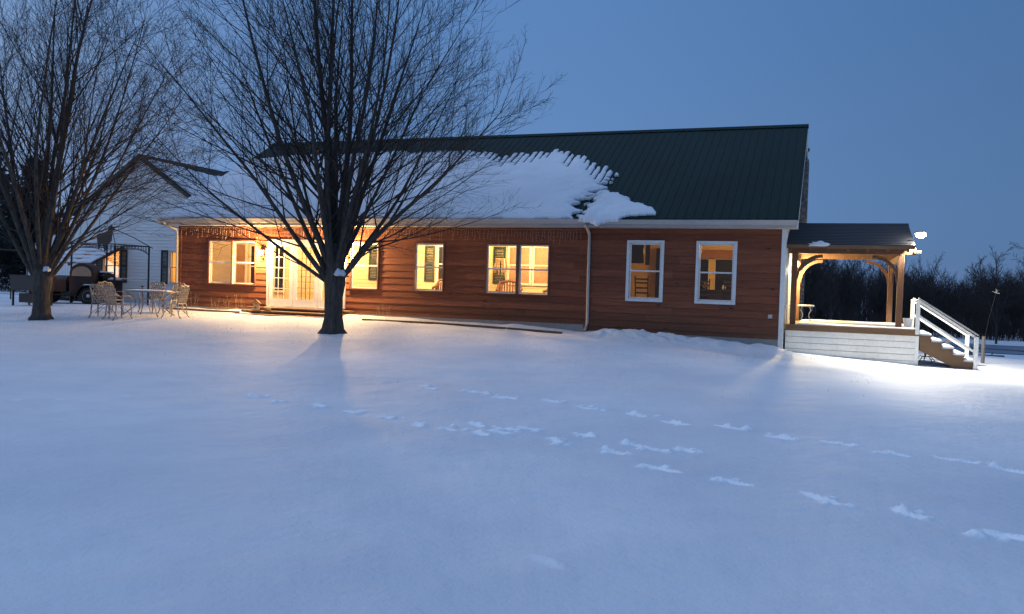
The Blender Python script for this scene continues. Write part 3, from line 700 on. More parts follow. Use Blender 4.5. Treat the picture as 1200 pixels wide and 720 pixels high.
# birdhouse
t = thing('birdhouse', 'small wooden birdhouse at the left end of the door steps', 'birdhouse', -15.62, -.62, .605, .5)
MB().prism([(-.09, 0), (.09, 0), (.09, .20), (0, .30), (-.09, .20)], lambda p, a: (p[0], a, p[1]), -.08, .08).build('body', 'birdwood', t)
MB().bar((0, 0, .325), (-.13, 0, .19), .24, .018, (0, 1, 0)).build('roof_panel', 'birdwood', t) if False else None
m = MB()
for sg in (-1, 1): m.add([(0, -.11, .315), (sg * .13, -.11, .19), (sg * .13, .11, .19), (0, .11, .315), (0, -.11, .335), (sg * .14, -.11, .203), (sg * .14, .11, .203), (0, .11, .335)], BOXF)
m.build('roof', 'plank', t)
for z in (.09, .2): MB().lathe([(.001, 0), (.022, 0), (.022, .004), (.001, .004)], 14).build('painted_hole', 'black', t, loc=(0, -.081, z), rot=(pi / 2, 0, 0))  # black discs painted on for the shade inside the holes
m = MB().box(-.11, .11, -.10, .10, -.02, 0); m.build('base', 'plank', t)
solo(MB().lathe([(.07, 0), (.10, .02), (.12, .09), (.10, .12), (.03, .14)], 12), 'decorative_stone', 'birdwood', 'small rounded stone beside the birdhouse on the door steps', 'stone', -15.25, -.55, .605)
# landscape edging boards with snow in front of the wall
m = MB(); us = [-11.6, -9.2, -7.1, -5.5]
for a, b in zip(us, us[1:]): m.bar((a + .02, -1.0, gzl(a, -1.0) - .0), (b - .02, -1.0, gzl(b, -1.0) - .0), .09, .10)
solo(m, 'edging_boards', 'rim', 'dark timber edging half buried in snow along the long wall', 'edging')
m = MB(); us = [-19.0, -17.4, -16.1]
for a, b in zip(us, us[1:]): m.bar((a + .02, -.8, gzl(a, -.8) - .0), (b - .02, -.8, gzl(b, -.8) - .0), .09, .10)
solo(m, 'edging_boards', 'rim', 'short timber edging in the snow left of the door steps', 'edging')
# dead plant stems against the wall
for (u, n, h, lb) in ((-18.35, 9, .5, 'thin dry stems standing against the wall under the leftmost window sash'), (-17.2, 12, .42, 'cluster of dry stems under the left pair of windows'), (-16.55, 10, .5, 'dry stalks between the left windows and the steps'), (-11.2, 9, .38, 'dry stems standing in front of the wall left of the single window')):
    rg = random.Random(int(-u * 10)); m = MB(); zb = gzl(u, -.45)
    for i in range(n):
        a = rg.uniform(0, 6.28); x = rg.uniform(-.3, .3); y = rg.uniform(-.1, .15); hh = h * rg.uniform(.5, 1.1); dx = rg.uniform(-.15, .15)
        pts = [(x, y, 0), (x + dx * .3, y, hh * .5), (x + dx, y + rg.uniform(-.05, .05), hh)]; m.tube(pts, [.005, .004, .002], 3)
        for k in range(3):
            q = Vector(pts[1]).lerp(Vector(pts[2]), k / 3); m.tube([q, q + Vector((rg.uniform(-.08, .08), rg.uniform(-.05, .05), rg.uniform(.02, .09)))], [.003, .001], 3)
    solo(m, 'dry_plant', 'stem', lb, 'plant', u, -.45, zb)

# ------------------------------------------------------------------ snow on the roof: one ragged sheet of real thickness
def snow_sheet(name, u0, u1, s0, s1, step, inside, thick, toworld, mat='snow', seed=0):
    nu = int((u1 - u0) / step) + 1; ns = int((s1 - s0) / step) + 1
    uu = u0 + np.arange(nu) * step; ss = s0 + np.arange(ns) * step; Ug, Sg = np.meshgrid(uu, ss, indexing='ij')
    mk = inside(Ug, Sg); d = np.zeros(mk.shape); cur = mk.copy()
    for i in range(9):
        d += cur; e = cur.copy(); e[1:, :] &= cur[:-1, :]; e[:-1, :] &= cur[1:, :]; e[:, 1:] &= cur[:, :-1]; e[:, :-1] &= cur[:, 1:]; e[0, :] = e[-1, :] = False; e[:, 0] = e[:, -1] = False; cur = e
    T = thick(Ug, Sg) * np.sqrt(np.clip(d / 8.0, 0, 1)) * mk
    T += mk * .01
    idx = -np.ones(mk.shape, int); idx[mk] = np.arange(mk.sum()); N = int(mk.sum())
    X, Y, Z = toworld(Ug[mk], Sg[mk], T[mk]); X0, Y0, Z0 = toworld(Ug[mk], Sg[mk], T[mk] * 0 - .0)
    V = np.concatenate([np.stack([X, Y, Z], 1), np.stack([X0, Y0, Z0], 1)])
    c = mk[:-1, :-1] & mk[1:, :-1] & mk[1:, 1:] & mk[:-1, 1:]
    q = np.stack([idx[:-1, :-1][c], idx[1:, :-1][c], idx[1:, 1:][c], idx[:-1, 1:][c]], 1); F = [q]
    cp = np.pad(c, 1)
    for (di, dj, a, b) in ((0, -1, (0, 0), (1, 0)), (1, 0, (1, 0), (1, 1)), (0, 1, (1, 1), (0, 1)), (-1, 0, (0, 1), (0, 0))):
        nb = cp[1 + di:cp.shape[0] - 1 + di, 1 + dj:cp.shape[1] - 1 + dj]; e = c & ~nb; I, J = np.nonzero(e)
        ia = idx[I + a[0], J + a[1]]; ib = idx[I + b[0], J + b[1]]; F.append(np.stack([ia, ia + N, ib + N, ib], 1))
    return np_mesh(name, V, np.concatenate(F), mat)
CA, SA = cos(atan(ES)), sin(atan(ES))
_rr = np.random.RandomState(3).rand(400); _rr2 = np.random.RandomState(9).rand(400)
def roof_inside(U_, S_):
    rib = ((U_ - R0) / .2286); k = np.floor(rib).astype(int) % 400; fr = np.abs(rib - np.floor(rib) - .5) * 2     # 1 at a rib
    top = np.interp(U_, [-19.7, -19.2, -18.3, -14, -10, -9, -8, -7.2, -6.3, -5.9, -5.3, -4.9, -4.6], [5.4, 5.3, 5.5, 5.65, 5.5, 5.2, 5.25, 5.45, 5.15, 4.3, 3.9, 3.3, 3.0]) + .12 * vn(U_ * .8, U_ * 0)
    amp = np.interp(U_, [-19.7, -11, -9.5, -5], [.15, .4, 1.0, 1.0])
    fr2 = np.abs(rib - np.floor(rib) - .5 + .12 * vn(S_ * 3 + k, S_ * 0)) * 2
    top = top - amp * _rr[k] * .65 - amp * (.2 + 1.25 * _rr2[k]) * np.clip((fr2 - .55) / .45, 0, 1) ** 1.3 - amp * .22 * np.abs(vn(U_ * 14, S_ * 9))
    edge = np.interp(S_, [-.2, .1, .5, .9, 1.3, 1.7, 2.2, 2.6, 3.0, 3.4, 3.8, 4.4], [-5.25, -5.25, -5.55, -5.6, -5.35, -5.2, -5.05, -5.0, -4.82, -4.95, -5.1, -5.5])
    edge = edge + .16 * np.sin(S_ * 17 + 1.5 * np.sin(S_ * 5)) + .25 * vn(S_ * 5, S_ * 0 + 3)
    main = (S_ < top) & (U_ < edge) & (S_ > -.06 + .03 * vn(U_ * 3, U_ * 0))
    ptop = np.interp(U_, [-5.35, -5.15, -4.9, -4.5, -4.2, -3.8, -3.4, -3.15], [1.25, 1.75, 1.75, 1.5, 1.25, .85, .62, .12]) + .10 * vn(U_ * 9, U_ * 0 + 7) - .10 * _rr[k]
    pbot = np.interp(U_, [-5.3, -5.0, -4.75, -4.6, -4.45, -4.2, -4.0, -3.2], [-.12, -.16, -.30, -.20, -.14, -.12, .08, .17]) + .05 * vn(U_ * 8, U_ * 0 + 1)
    patch = (U_ > -5.28 + .1 * np.sin(S_ * 14)) & (U_ < -3.15) & (S_ < ptop) & (S_ > pbot)
    gap = (np.abs(U_ + 5.33 - .2 * (S_ - .4) + .09 * np.sin(S_ * 12)) < .05 + .05 * vn(S_ * 6, S_ * 0 + 21)) & (S_ < 1.5)
    return (main | patch) & ~gap
def roof_thick(U_, S_):
    return .085 + .05 * vn(U_ * .9, S_ * .9) + .03 * vn(U_ * 3, S_ * 3) + .05 * np.exp(-((U_ + 4.9) / 1.2) ** 2) * (1 + vn(U_ * 5, S_ * 5))
def roof_world(u_, s_, t_):
    sag = np.where(s_ < 0, s_ * .35, 0)
    return u_, -.47 + s_ * CA - t_ * SA, EW - .01 + .012 + s_ * SA + t_ * CA + sag
o = snow_sheet('snow_on_roof', R0 + .03, -3.1, -.36, 6.0, .03, roof_inside, roof_thick, roof_world)
o.location = wp(0, 0); o.rotation_euler = (0, 0, -TH)
tag(o, 'ragged sheet of snow covering the left and middle of the long green roof', 'snow', kind='stuff')

# ================================================================== TIMBER PORCH AND DECK
porch = thing('covered_deck', 'raised deck with white skirt and timber framed shingled roof right of the house', 'deck', 0, 0, 0)
DV0, DV1, DU = .55, 4.35, 3.20; DZ = .86
MB().box(.05, DU, DV0, DV0 + .04, DZ - .16, DZ - .02).box(DU - .04, DU, DV0 + .04, DV1, DZ - .16, DZ - .02).box(.05, DU - .04, DV1 - .04, DV1, DZ - .16, DZ - .02).build('rim_board', 'rim', porch)
m = MB()
for i in range(26): y = DV0 - .01 + i * .1463; m.box(.045, DU + .012, y, y + .139, DZ - .02, DZ)
m.build('deck_floor', 'plank', porch)
m = MB(); zz = DZ - .163
for i in range(8):
    m.box(.06, DU - .06, DV0 + .045, DV0 + .06, zz - .145, zz); m.box(DU - .05, DU - .035, DV0 + .062, DV1, zz - .145, zz); zz -= .157
m.build('skirt', 'white', porch); m = MB().box(.06, DU - .06, DV0 + .07, DV0 + .09, -.5, DZ - .17).box(DU - .09, DU - .06, DV0 + .1, DV1, -.5, DZ - .17)
m.build('skirt_shade_backing', 'found', porch); MB().box(DU - .09, DU - .005, DV0 + .03, DV0 + .12, -.4, DZ - .165).build('skirt_corner', 'white', porch)  # dark sheet behind the board gaps, added to draw the shade lines
PU = (.22, 2.73); PV = (.72, 3.95); BH = 2.70
for v in PV:
    for u in PU: MB().box(u - .07, u + .07, v - .07, v + .07, DZ + .001, BH).build('post', 'timber', porch, bevel=.006)
for v in PV: MB().box(.04, 3.05, v - .06, v + .06, BH + .001, BH + .17).build('beam', 'timber', porch, bevel=.006)
for u in PU: MB().box(u - .055, u + .055, PV[0] + .062, PV[1] - .062, BH - .16, BH - .01).build('tie_beam', 'timber', porch)
def brace(u, v, du, dv):
    pts = []
    for i in range(9):
        a = i / 8 * pi / 2; r = .62; x = r * (1 - cos(a)) ; z = r * sin(a)
        pts.append(Vector((u + du * (.05 + x), v + dv * (.05 + x), BH - .68 + z)))
    m = MB()
    for a, b in zip(pts, pts[1:]): m.bar(a, b, .05, .085, (dv if dv else 0, du if du else 0, 0) if False else (0, 0, 1) if abs((b - a).normalized().z) < .9 else (du or .001, dv, 0))
    m.build('brace', 'timber', porch)
for v in PV: brace(PU[0], v, 1, 0); brace(PU[1], v, -1, 0)
for u in PU: brace(u, PV[0], 0, 1); brace(u, PV[1], 0, -1)
# roof
PR = (PV[0] + PV[1]) / 2; pe0, pe1 = .28, 4.38; pez, prz = 2.875, 3.56
def pslab(x0, x1, t0, t1):
    m = MB()
    for va, vb in ((pe0, PR), (pe1, PR)):
        m.add([(x0, va, pez + t1), (x1, va, pez + t1), (x1, vb, prz + t1), (x0, vb, prz + t1), (x0, va, pez + t0), (x1, va, pez + t0), (x1, vb, prz + t0), (x0, vb, prz + t0)], BOXF)
    return m
pr = pslab(.02, 2.98, 0, .035).build('roof', 'shingle', porch)
m = MB()
for k in range(14):            # shingle courses
    for sg, va in ((1, pe0), (-1, pe1)):
        f = k / 14; v0 = va + (PR - va) * f; z0 = pez + (prz - pez) * f + .036; v1 = va + (PR - va) * (f + 1 / 14); z1 = pez + (prz - pez) * (f + 1 / 14) + .036
        m.add([(.015, v0, z0 + .012), (2.99, v0, z0 + .012), (2.99, v1, z1 + .002), (.015, v1, z1 + .002), (.015, v0, z0), (2.99, v0, z0)], [(0, 1, 2, 3), (4, 5, 1, 0)])
m.build('shingle_courses', 'shingle', pr)
pslab(.03, 2.97, -.03, -.002).build('roof_decking', 'timber', pr)
m = MB()
for i in range(7):
    x = .12 + i * .455
    for va in (pe0 + .03, pe1 - .03): m.bar((x, va, pez - .085), (x, PR, prz - .085), .045, .10)
m.build('rafters', 'timber', porch)
MB().box(.02, 3.0, pe0 - .022, pe0 - .002, pez - .06, pez + .03).build('fascia', 'rim', porch); MB().box(.02, 3.0, pe1 + .002, pe1 + .022, pez - .06, pez + .03).build('fascia', 'rim', porch)
MB().bar((3.02, PV[0] - .35, BH + .11), (3.24, PV[0] - .40, BH + .16), .05, .08).build('gutter_end', 'gutter', porch) if False else MB().box(3.0, 3.17, PV[0] - .12, PV[0] + .05, BH + .04, BH + .11).build('beam_tail', 'rim', porch)
MB().prism([(PR - .1, prz - .02), (PR, prz + .06), (PR + .1, prz - .02)], lambda p, a: (a, p[0], p[1]), .01, 3.0).build('ridge_cap', 'shingle', pr)
# outdoor lamps: one on the house wall under the porch roof, a flood at the far end of the porch
t = thing('wall_lantern', 'lantern on the white end wall under the porch roof', 'lamp', .07, 3.3, 2.35, 0)
MB().box(-.03, -.01, -.06, .06, -.1, .1).build('back_plate', 'brass', t)
MB().lathe([(.03, -.08), (.06, -.05), (.06, .05), (.02, .09)], 12, (.06, 0, 0)).build('lamp_shade', 'shade', t, True)
point('lantern_glow', t, (.16, 0, -.03), 480, (1.0, .76, .34), .09)
t = thing('floodlight', 'glaring white floodlight beside the right end of the porch roof', 'lamp', 3.10, .60, 3.25)
MB().tube([(-.16, .09, -.20), (-.10, .05, .0), (.04, .0, .04)], .018, 6).build('arm', 'black', t)
MB().box(-.19, -.10, .04, .13, -.30, -.16).build('mounting_box', 'black', t)
fh = MB().lathe([(.05, .06), (.09, .045), (.105, -.02), (.10, -.02)], 20, (.04, 0, 0)).build('housing', 'gutter', t, True)
MB().lathe([(.10, -.022), (.115, -.05), (.10, -.09), (.05, -.12), (.01, -.125)], 20, (.04, 0, 0)).build('lens', 'flood', t, True)
sp = bpy.data.lights.new('flood_beam', 'SPOT'); sp.energy = 1250; sp.color = LC; sp.spot_size = radians(150); sp.spot_blend = .25; sp.shadow_soft_size = .06
spo = bpy.data.objects.new('flood_beam', sp); COL.objects.link(spo); spo.parent = t; spo.location = (.04, 0, -.18)
spo.rotation_euler = Vector((.35, -.10, -1)).to_track_quat('-Z', 'Y').to_euler()

# deck snow
dz = MB()
def flat_snow(name, u0, u1, v0, v1, z, label, th=.045, step=.05, rag=.04, seed=0, thing_=True):
    def ins(a, b): return (a > u0 + rag * (.5 + vn(b * 4 + seed, b * 0 + seed))) & (a < u1 - rag * (.5 + vn(b * 4 + seed + 9, b * 0))) & (b > v0 + rag * (.5 + vn(a * 4 + seed + 3, a * 0))) & (b < v1 - rag * (.5 + vn(a * 4 + seed + 30, a * 0)))
    o = snow_sheet(name, u0, u1, v0, v1, step, ins, lambda a, b: th + .35 * th * vn(a * 3 + seed, b * 3), lambda a, b, t_: (a, b, z + t_))
    o.location = wp(0, 0); o.rotation_euler = (0, 0, -TH)
    return tag(o, label, 'snow', kind='stuff')
flat_snow('snow_on_deck', .3, DU, DV0, DV1 - .05, DZ + .002, 'thin white layer of snow over the porch deck floor')
# snow clump on the porch eave
def clump(u, v, z, r, label, seed=0, flat=.55):
    m = MB(); rg = random.Random(seed)
    import bmesh
    bm = bmesh.new(); bmesh.ops.create_icosphere(bm, subdivisions=3, radius=1)
    for q in bm.verts:
        n = .25 * math.sin(q.co.x * 5 + seed) * math.cos(q.co.y * 4 + seed) + .15 * math.sin(q.co.z * 9 + q.co.x * 8)
        q.co = Vector((q.co.x * r[0], q.co.y * r[1], max(q.co.z, -.35) * r[2])) * (1 + n)
    me = bpy.data.meshes.new('snow_clump'); bm.to_mesh(me); bm.free(); me.shade_smooth(); me.materials.append(M['snow'])
    o = link('snow_clump', me); o.location = wp(u, v, z); o.rotation_euler = (0, 0, -TH); return tag(o, label, 'snow')
clump(.82, .27, 2.90, (.24, .08, .09), 'ragged lump of snow hanging on the porch eave near the house', 4)

# stairs on the right of the deck
st = thing('deck_stairs', 'wooden stairs with white railings leading down to the right from the deck', 'stairs', DU, .62, 0)
SW = 1.25; run = 1.22; z0 = -.03; nst = 6; rise = (DZ - z0) / (nst)
for y in (0.0, SW - .045):
    prof = [(0.02, DZ - .05)]
    for i in range(nst - 1):
        zz = DZ - (i + 1) * rise; x0 = .02 + i * run / (nst - 1); prof += [(x0, zz - .03), (x0 + run / (nst - 1), zz - .03)]
    prof += [(run + .02, z0 - .12), (run - .18, z0 - .12), (.02, DZ - .52)]
    MB().prism(prof, lambda p, a: (p[0], a, p[1]), y, y + .045).build('stringer', 'rim', st)
for i in range(nst - 1):
    zz = DZ - (i + 1) * rise; x0 = .02 + i * run / (nst - 1)
    MB().box(x0 - .02, x0 + run / (nst - 1) + .02, -.02, SW + .02, zz - .029, zz + .002).build('tread', 'rim', st)
for y in (-.05, SW + .05):
    MB().box(-.10, -.01, y - .045, y + .045, DZ - .12, 1.60).build('newel_post', 'white', st, bevel=.005)
    MB().box(run - .02, run + .07, y - .045, y + .045, z0 - .15, .74).build('newel_post', 'white', st, bevel=.005)
    for dz_ in (0, -.36):
        MB().bar((-.05, y, 1.57 + dz_ ), (run + .02, y, .72 + dz_), .03, .055).build('rail', 'white', st)
MB().bar((-.05, -.05, 1.635), (run + .06, -.05, .785), .12, .03).build('handrail', 'gutter', st)
MB().bar((-.05, SW + .05, 1.635), (run + .06, SW + .05, .785), .12, .03).build('handrail', 'gutter', st)
MB().box(-.10, -.01, .12, .20, DZ - .12, 1.62).build('newel_post', 'white', st, bevel=.005) if False else None
for i in range(nst - 1):
    zz = DZ - (i + 1) * rise; x0 = DU + .02 + i * run / (nst - 1)
    order = ['top', 'second', 'third', 'fourth', 'lowest'][i]
    o = flat_snow('snow_on_tread', x0 - .02, x0 + run / (nst - 1) + .05, .61, .62 + SW, zz + .003, 'cushion of snow on the %s tread of the deck stairs' % order, .10, .025, .02, i * 5)

# things on the deck
t = thing('bucket', 'white bucket standing on the snowy deck right of the front post', 'bucket', 2.96, .95, DZ + .03)
MB().lathe([(.08, 0), (.085, .01), (.115, .22), (.12, .235), (.105, .235), (.075, .02)], 20).build('bucket_body', 'bucket', t, True)
MB().tube([(.118 * cos(a), .118 * sin(a) , .2 - .04 * abs(sin(a))) for a in [pi * i / 10 for i in range(11)]], .004, 5).build('handle', 'chrome', t)
t = thing('side_table', 'small pale table with curved legs on the deck beside the house wall', 'table', .50, 2.7, DZ + .04)
MB().lathe([(.20, .40), (.225, .41), (.225, .44), (.20, .45)], 20).build('table_top', 'bucket', t)
for i in range(4):
    a = pi / 4 + i * pi / 2; MB().tube([(cos(a) * r, sin(a) * r, z) for r, z in ((.14, .40), (.19, .30), (.12, .20), (.12, .12), (.19, .0))], .014, 6).build('leg', 'bucket', t, True)
t = thing('patio_stool', 'black metal stool with snow on its seat under the deck stairs', 'stool', 3.5, 2.0, gzl(3.5, 2.0) - .03)
MB().lathe([(.24, .40), (.25, .42), (.24, .44)], 18).build('seat', 'black', t)
MB().tube([(0, 0, .40), (0, 0, .14)], .025, 8).build('stem', 'black', t)
for i in range(5):
    a = i * 2 * pi / 5 + .3; MB().tube([(cos(a) * r, sin(a) * r, z) for r, z in ((.02, .14), (.12, .17), (.22, .08), (.27, .0))], .013, 6).build('leg', 'black', t, True)
o = flat_snow('snow_on_stool', 3.3, 3.7, 1.8, 2.2, gzl(3.5, 2.0) + .41, 'flat cap of snow on the black stool under the stairs', .05, .04, .05)
solo(MB().box(-.05, .05, -.05, .05, -.2, .55), 'wooden_stake', 'rubberblue', 'short dark blue grey post behind the deck stairs', 'post', 4.2, 3.6, gzl(4.2, 3.6))
t = thing('marker_post', 'dark post with a thin leaning whip antenna right of the deck stairs', 'post', 5.02, 3.2, gzl(5.02, 3.2))
MB().tube([(0, 0, -.2), (.0, 0, .72)], [.05, .045], 8).build('post', 'rubberblue', t)
MB().tube([(.02, 0, .68), (.10, 0, 1.2), (.24, 0, 1.9)], [.006, .005, .004], 5).build('whip', 'black', t)
rg = random.Random(8); m = MB()
for i in range(9): a = rg.uniform(0, 6.28); m.tube([(.24, 0, 1.9), (.24 + .09 * cos(a), .09 * sin(a), 1.9 + rg.uniform(-.05, .12))], [.004, .002], 4)
m.build('tuft', 'gutter', t)

# ================================================================== WHITE HOUSE BEHIND ON THE LEFT
wh = thing('white_house', 'white sided gabled house with dark green shutters behind the left end of the long house', 'house', 0, 0, 0)
WV, WUL, WUR = 4.0, -28.4, -21.35; WP = (WUL + WUR) / 2; WRZ, WEZ = 6.30, 4.02; WS = (WRZ - WEZ) / (WUR - WP)
def wlim(z): 
    if z < WEZ: return (WUL, WUR)
    h = (WRZ - z) / WS; return (WP - h, WP + h)
wwin = [(-26.75, -25.95, 1.30, 2.55), (-23.36, -22.56, 1.30, 2.55)]
wm = lambda a, z, d: (a, WV - d, z)
m = MB(); lap_wall(m, wm, WUL, WUR, .2, WRZ, wwin, .13, .022, wlim); m.build('wall', 'vinyl', wh)
m = MB(); lap_wall(m, lambda a, z, d: (WUR + d, a, z), WV, 13, .2, WEZ, (), .12, .014); lap_wall(m, lambda a, z, d: (WUL - d, a, z), WV, 13, .2, WEZ, (), .12, .014); m.build('wall', 'vinyl', wh)
for a, b, c, d in wwin:
    double_hung(wh, wm, a, b, c, d, 'white', .05, sashmat='white')
    shutter(wh, a - .42, a - .07, c - .05, d + .05, WV - .016); shutter(wh, b + .07, b + .42, c - .05, d + .05, WV - .016)
    m = MB().box(a - .5, b + .5, WV + 2.2, WV + 2.3, .8, 3.2).box(a - .5, a - .45, WV + .2, WV + 2.2, .8, 3.2).box(b + .45, b + .5, WV + .2, WV + 2.2, .8, 3.2).box(a - .5, b + .5, WV + .2, WV + 2.3, .7, .8).box(a - .5, b + .5, WV + .2, WV + 2.3, 3.2, 3.3)
    m.box(a - .5, a, WV + .15, WV + .2, .8, 3.2).box(b, b + .5, WV + .15, WV + .2, .8, 3.2).box(a, b, WV + .15, WV + .2, .8, c).box(a, b, WV + .15, WV + .2, d, 3.2)
    m.build('interior_wall', 'intwall', wh)
tt = thing('ceiling_lamp', 'bright lamp inside the white house behind its left window', 'lamp', -26.3, WV + 1.0, 2.35)
MB().lathe([(.03, .10), (.13, .0), (.15, -.08), (.1, -.14), (.02, -.16)], 14).build('lamp_shade', 'shade', tt, True); MB().tube([(0, 0, .1), (0, 0, .84)], .008, 5).build('cord', 'black', tt)
point('lamp_glow', tt, (0, 0, -.30), 170, LW, .1)
tt = thing('ceiling_lamp', 'lamp inside the white house behind the right window beside the downpipe', 'lamp', -22.62, WV + 1.1, 2.28)
MB().lathe([(.03, .10), (.12, .0), (.13, -.08), (.1, -.14), (.02, -.16)], 14).build('lamp_shade', 'shade', tt, True); MB().tube([(0, 0, .1), (0, 0, .91)], .008, 5).build('cord', 'black', tt)
point('lamp_glow', tt, (0, 0, -.30), 50, LW, .1)
solo(MB().box(-.45, .4, 1.0, 1.3, .8, 1.65).box(-.3, .0, 1.02, 1.28, 1.651, 1.95), 'cupboard', 'darkwood', 'dark cupboard low inside the white house behind the right window', 'cupboard', -22.6, WV + .3, 0)
# roofs: gable towards us and a cross wing behind
def wslope(m, pts, t=.07):
    p = [Vector(q) for q in pts]; n = (p[1] - p[0]).cross(p[2] - p[0]).normalized()
    if n.z < 0: n = -n
    m.add([q for q in p] + [q - n * t for q in p], BOXF)
OV = .20
m = MB(); e = OV * WS
XV = 8.4
wslope(m, [(WUR + OV, WV - OV, WEZ - e + .12), (WUR + OV, 13, WEZ - e + .12), (WP, 13, WRZ + .12), (WP, WV - OV, WRZ + .12)])
wslope(m, [(WUL - OV, WV - OV, WEZ - e + .12), (WUL - OV, 13, WEZ - e + .12), (WP, 13, WRZ + .12), (WP, WV - OV, WRZ + .12)])
wr = m.build('roof', 'green', wh)
m = MB(); hw = WUR - WP + .1
wslope(m, [(WP + .2, XV + .3, WRZ + .12), (-9, XV + .3, WRZ + .12), (-9, XV + .3 - hw, WRZ + .12 - hw * WS), (WP + hw, XV + .3 - hw, WRZ + .12 - hw * WS)])
wslope(m, [(WP + .2, XV + .3, WRZ + .12), (-9, XV + .3, WRZ + .12), (-9, XV + .3 + hw, WRZ - .02 - hw * WS), (WP + .2, XV + .3 + hw, WRZ - .02 - hw * WS)])
m.build('roof', 'green', wh)
m = MB()
for sg in (1, -1):
    a = Vector((WP, WV - OV - .012, WRZ + .06)); b = Vector((WP + sg * (WUR - WP + OV), WV - OV - .012, WEZ - e + .06))
    m.bar(a - Vector((0, 0, .04)), b - Vector((0, 0, .04)), .03, .13, (0, 0, 1))
m.build('rake_board', 'dgreen', wr)
# snow on the right slope and on the cross wing
def wsnow(name, label, u0, u1, s0, s1, fn, ins, seed):
    o = snow_sheet(name, u0, u1, s0, s1, .08, ins, lambda a, b: .08 + .03 * vn(a * 2, b * 2), fn); o.location = wp(0, 0); o.rotation_euler = (0, 0, -TH)
    tag(o, label, 'snow', kind='stuff')
cw_, sw_ = cos(atan(WS)), sin(atan(WS))
wsnow('snow_on_roof', 'smooth snow on the right roof slope of the white house', WV - OV, 12.9, .1, 4.25, lambda a, s_, t_: (WUR + OV - s_ * cw_ + t_ * sw_, a, WEZ - e + .13 + s_ * sw_ + t_ * cw_),
      lambda a, b: (b < 4.12 - .25 * np.abs(vn(a * 3, a * 0 + 5)) - .35 * sst((a - 4) / 3)) & (a > WV - OV + .05), 1)
wsnow('snow_on_roof', 'smooth snow on the rear wing roof of the white house above the long house roof', -23.5, -9.2, .1, 4.2, lambda a, s_, t_: (a, XV + .3 - hw + s_ * cw_ - t_ * sw_, WRZ + .12 - hw * WS + .012 + s_ * sw_ + t_ * cw_),
      lambda a, b: (b < 3.85 - .2 * np.abs(vn(a * 3, a * 0 + 15))) & (a > WP + hw - b * cw_ + .5), 2)

# ================================================================== GAZEBO, GRILL, LEAN-TO, SHED, TRUCK
gzb = gzl(-24, 1.4)
gb = thing('grill_gazebo', 'black metal gazebo frame without its canopy in front of the white house', 'gazebo', 0, 0, 0)
GU = (-24.95, -22.88); GV = (.8, 2.4); GT = 2.66
for u in GU:
    for v in GV: MB().tube([(u, v, gzb - .2), (u, v, GT)], .035, 6).build('post', 'black', gb)
def truss(a, b):
    a = Vector(a); b = Vector(b); dn = Vector((0, 0, -.13)); m = MB()
    m.bar(a, b, .03, .035); n = 8
    k0, k1 = .0, 1.0
    pts = [a.lerp(b, i / 12) + Vector((0, 0, -.10 - .22 * (abs(i / 12 - .5) * 2) ** 3)) for i in range(13)]
    m.tube(pts, .012, 5)
    for i in range(1, 12): p = a.lerp(b, i / 12); m.bar(p, pts[i], .012, .012, (1, 0, 0))
    m.build('top_rail', 'black', gb)
c4 = [(GU[0], GV[0], GT), (GU[1], GV[0], GT), (GU[1], GV[1], GT), (GU[0], GV[1], GT)]
for i in range(4): truss(c4[i], c4[(i + 1) % 4])
ap = Vector(((GU[0] + GU[1]) / 2, 1.6, 3.30))
for p in c4:
    p = Vector(p); q = p + (p - ap) * .10; MB().tube([ap, ap.lerp(q, .5) + Vector((0, 0, .05)), q], .016, 5).build('rafter', 'black', gb)
MB().lathe([(.12, -.10), (.10, .02), (.04, .06), (.02, .12)], 10, tuple(ap)).build('hub', 'black', gb)
m = MB(); m.tube([(GU[0], GV[1], 1.42), (GU[1], GV[1], 1.42)], .014, 5); m.tube([(GU[1], GV[0], 1.42), (GU[1], GV[1], 1.42)], .014, 5); m.build('side_bar', 'chrome', gb)
# torn remains of the canopy
m = MB(); rg = random.Random(4)
A = ap + Vector((-.45, -.25, -.28)); 
pp = [A, A + Vector((.75, .0, .18)), A + Vector((.72, .05, -.22)), A + Vector((.5, .05, -.38)), A + Vector((.42, .03, -.62)), A + Vector((.25, .0, -.30)), A + Vector((.10, 0, -.55))]
m.prism([(p.x, p.z) for p in pp], lambda p, a: (p[0], a, p[1]), A.y, A.y + .03)
tag(m.build('canopy_remnant', 'black', gb), 'torn dark scrap of canopy hanging from the peak')
# grill with snow
gr = thing('barbecue_grill', 'black covered barbecue grill topped with snow under the gazebo', 'grill', -24.05, 1.3, gzb)
MB().box(-.75, .75, -.3, .3, .08, .85).build('cabinet', 'black', gr, bevel=.02)
MB().prism([(-.3, .851), (.3, .851), (.3, 1.0), (.2, 1.13), (-.1, 1.18), (-.3, 1.05)], lambda p, a: (a, p[0], p[1]), -.42, .42).build('hood', 'black', gr)
MB().box(-.85, -.44, -.28, .28, .851, .9).build('side_shelf', 'black', gr); MB().box(.44, .85, -.28, .28, .851, .9).build('side_shelf', 'black', gr)
for x in (-.6, .6): MB().lathe([(.07, -.02), (.08, 0), (.07, .02)], 14).build('wheel', 'rubber', gr, loc=(x, -.2, .07), rot=(pi / 2, 0, 0))
clump(-24.05, 1.3, gzb + 1.18, (.42, .26, .05), 'cap of snow on the hood of the barbecue grill', 1); clump(-23.4, 1.3, gzb + .93, (.2, .25, .06), 'small snow cap on the right shelf of the barbecue grill', 2)
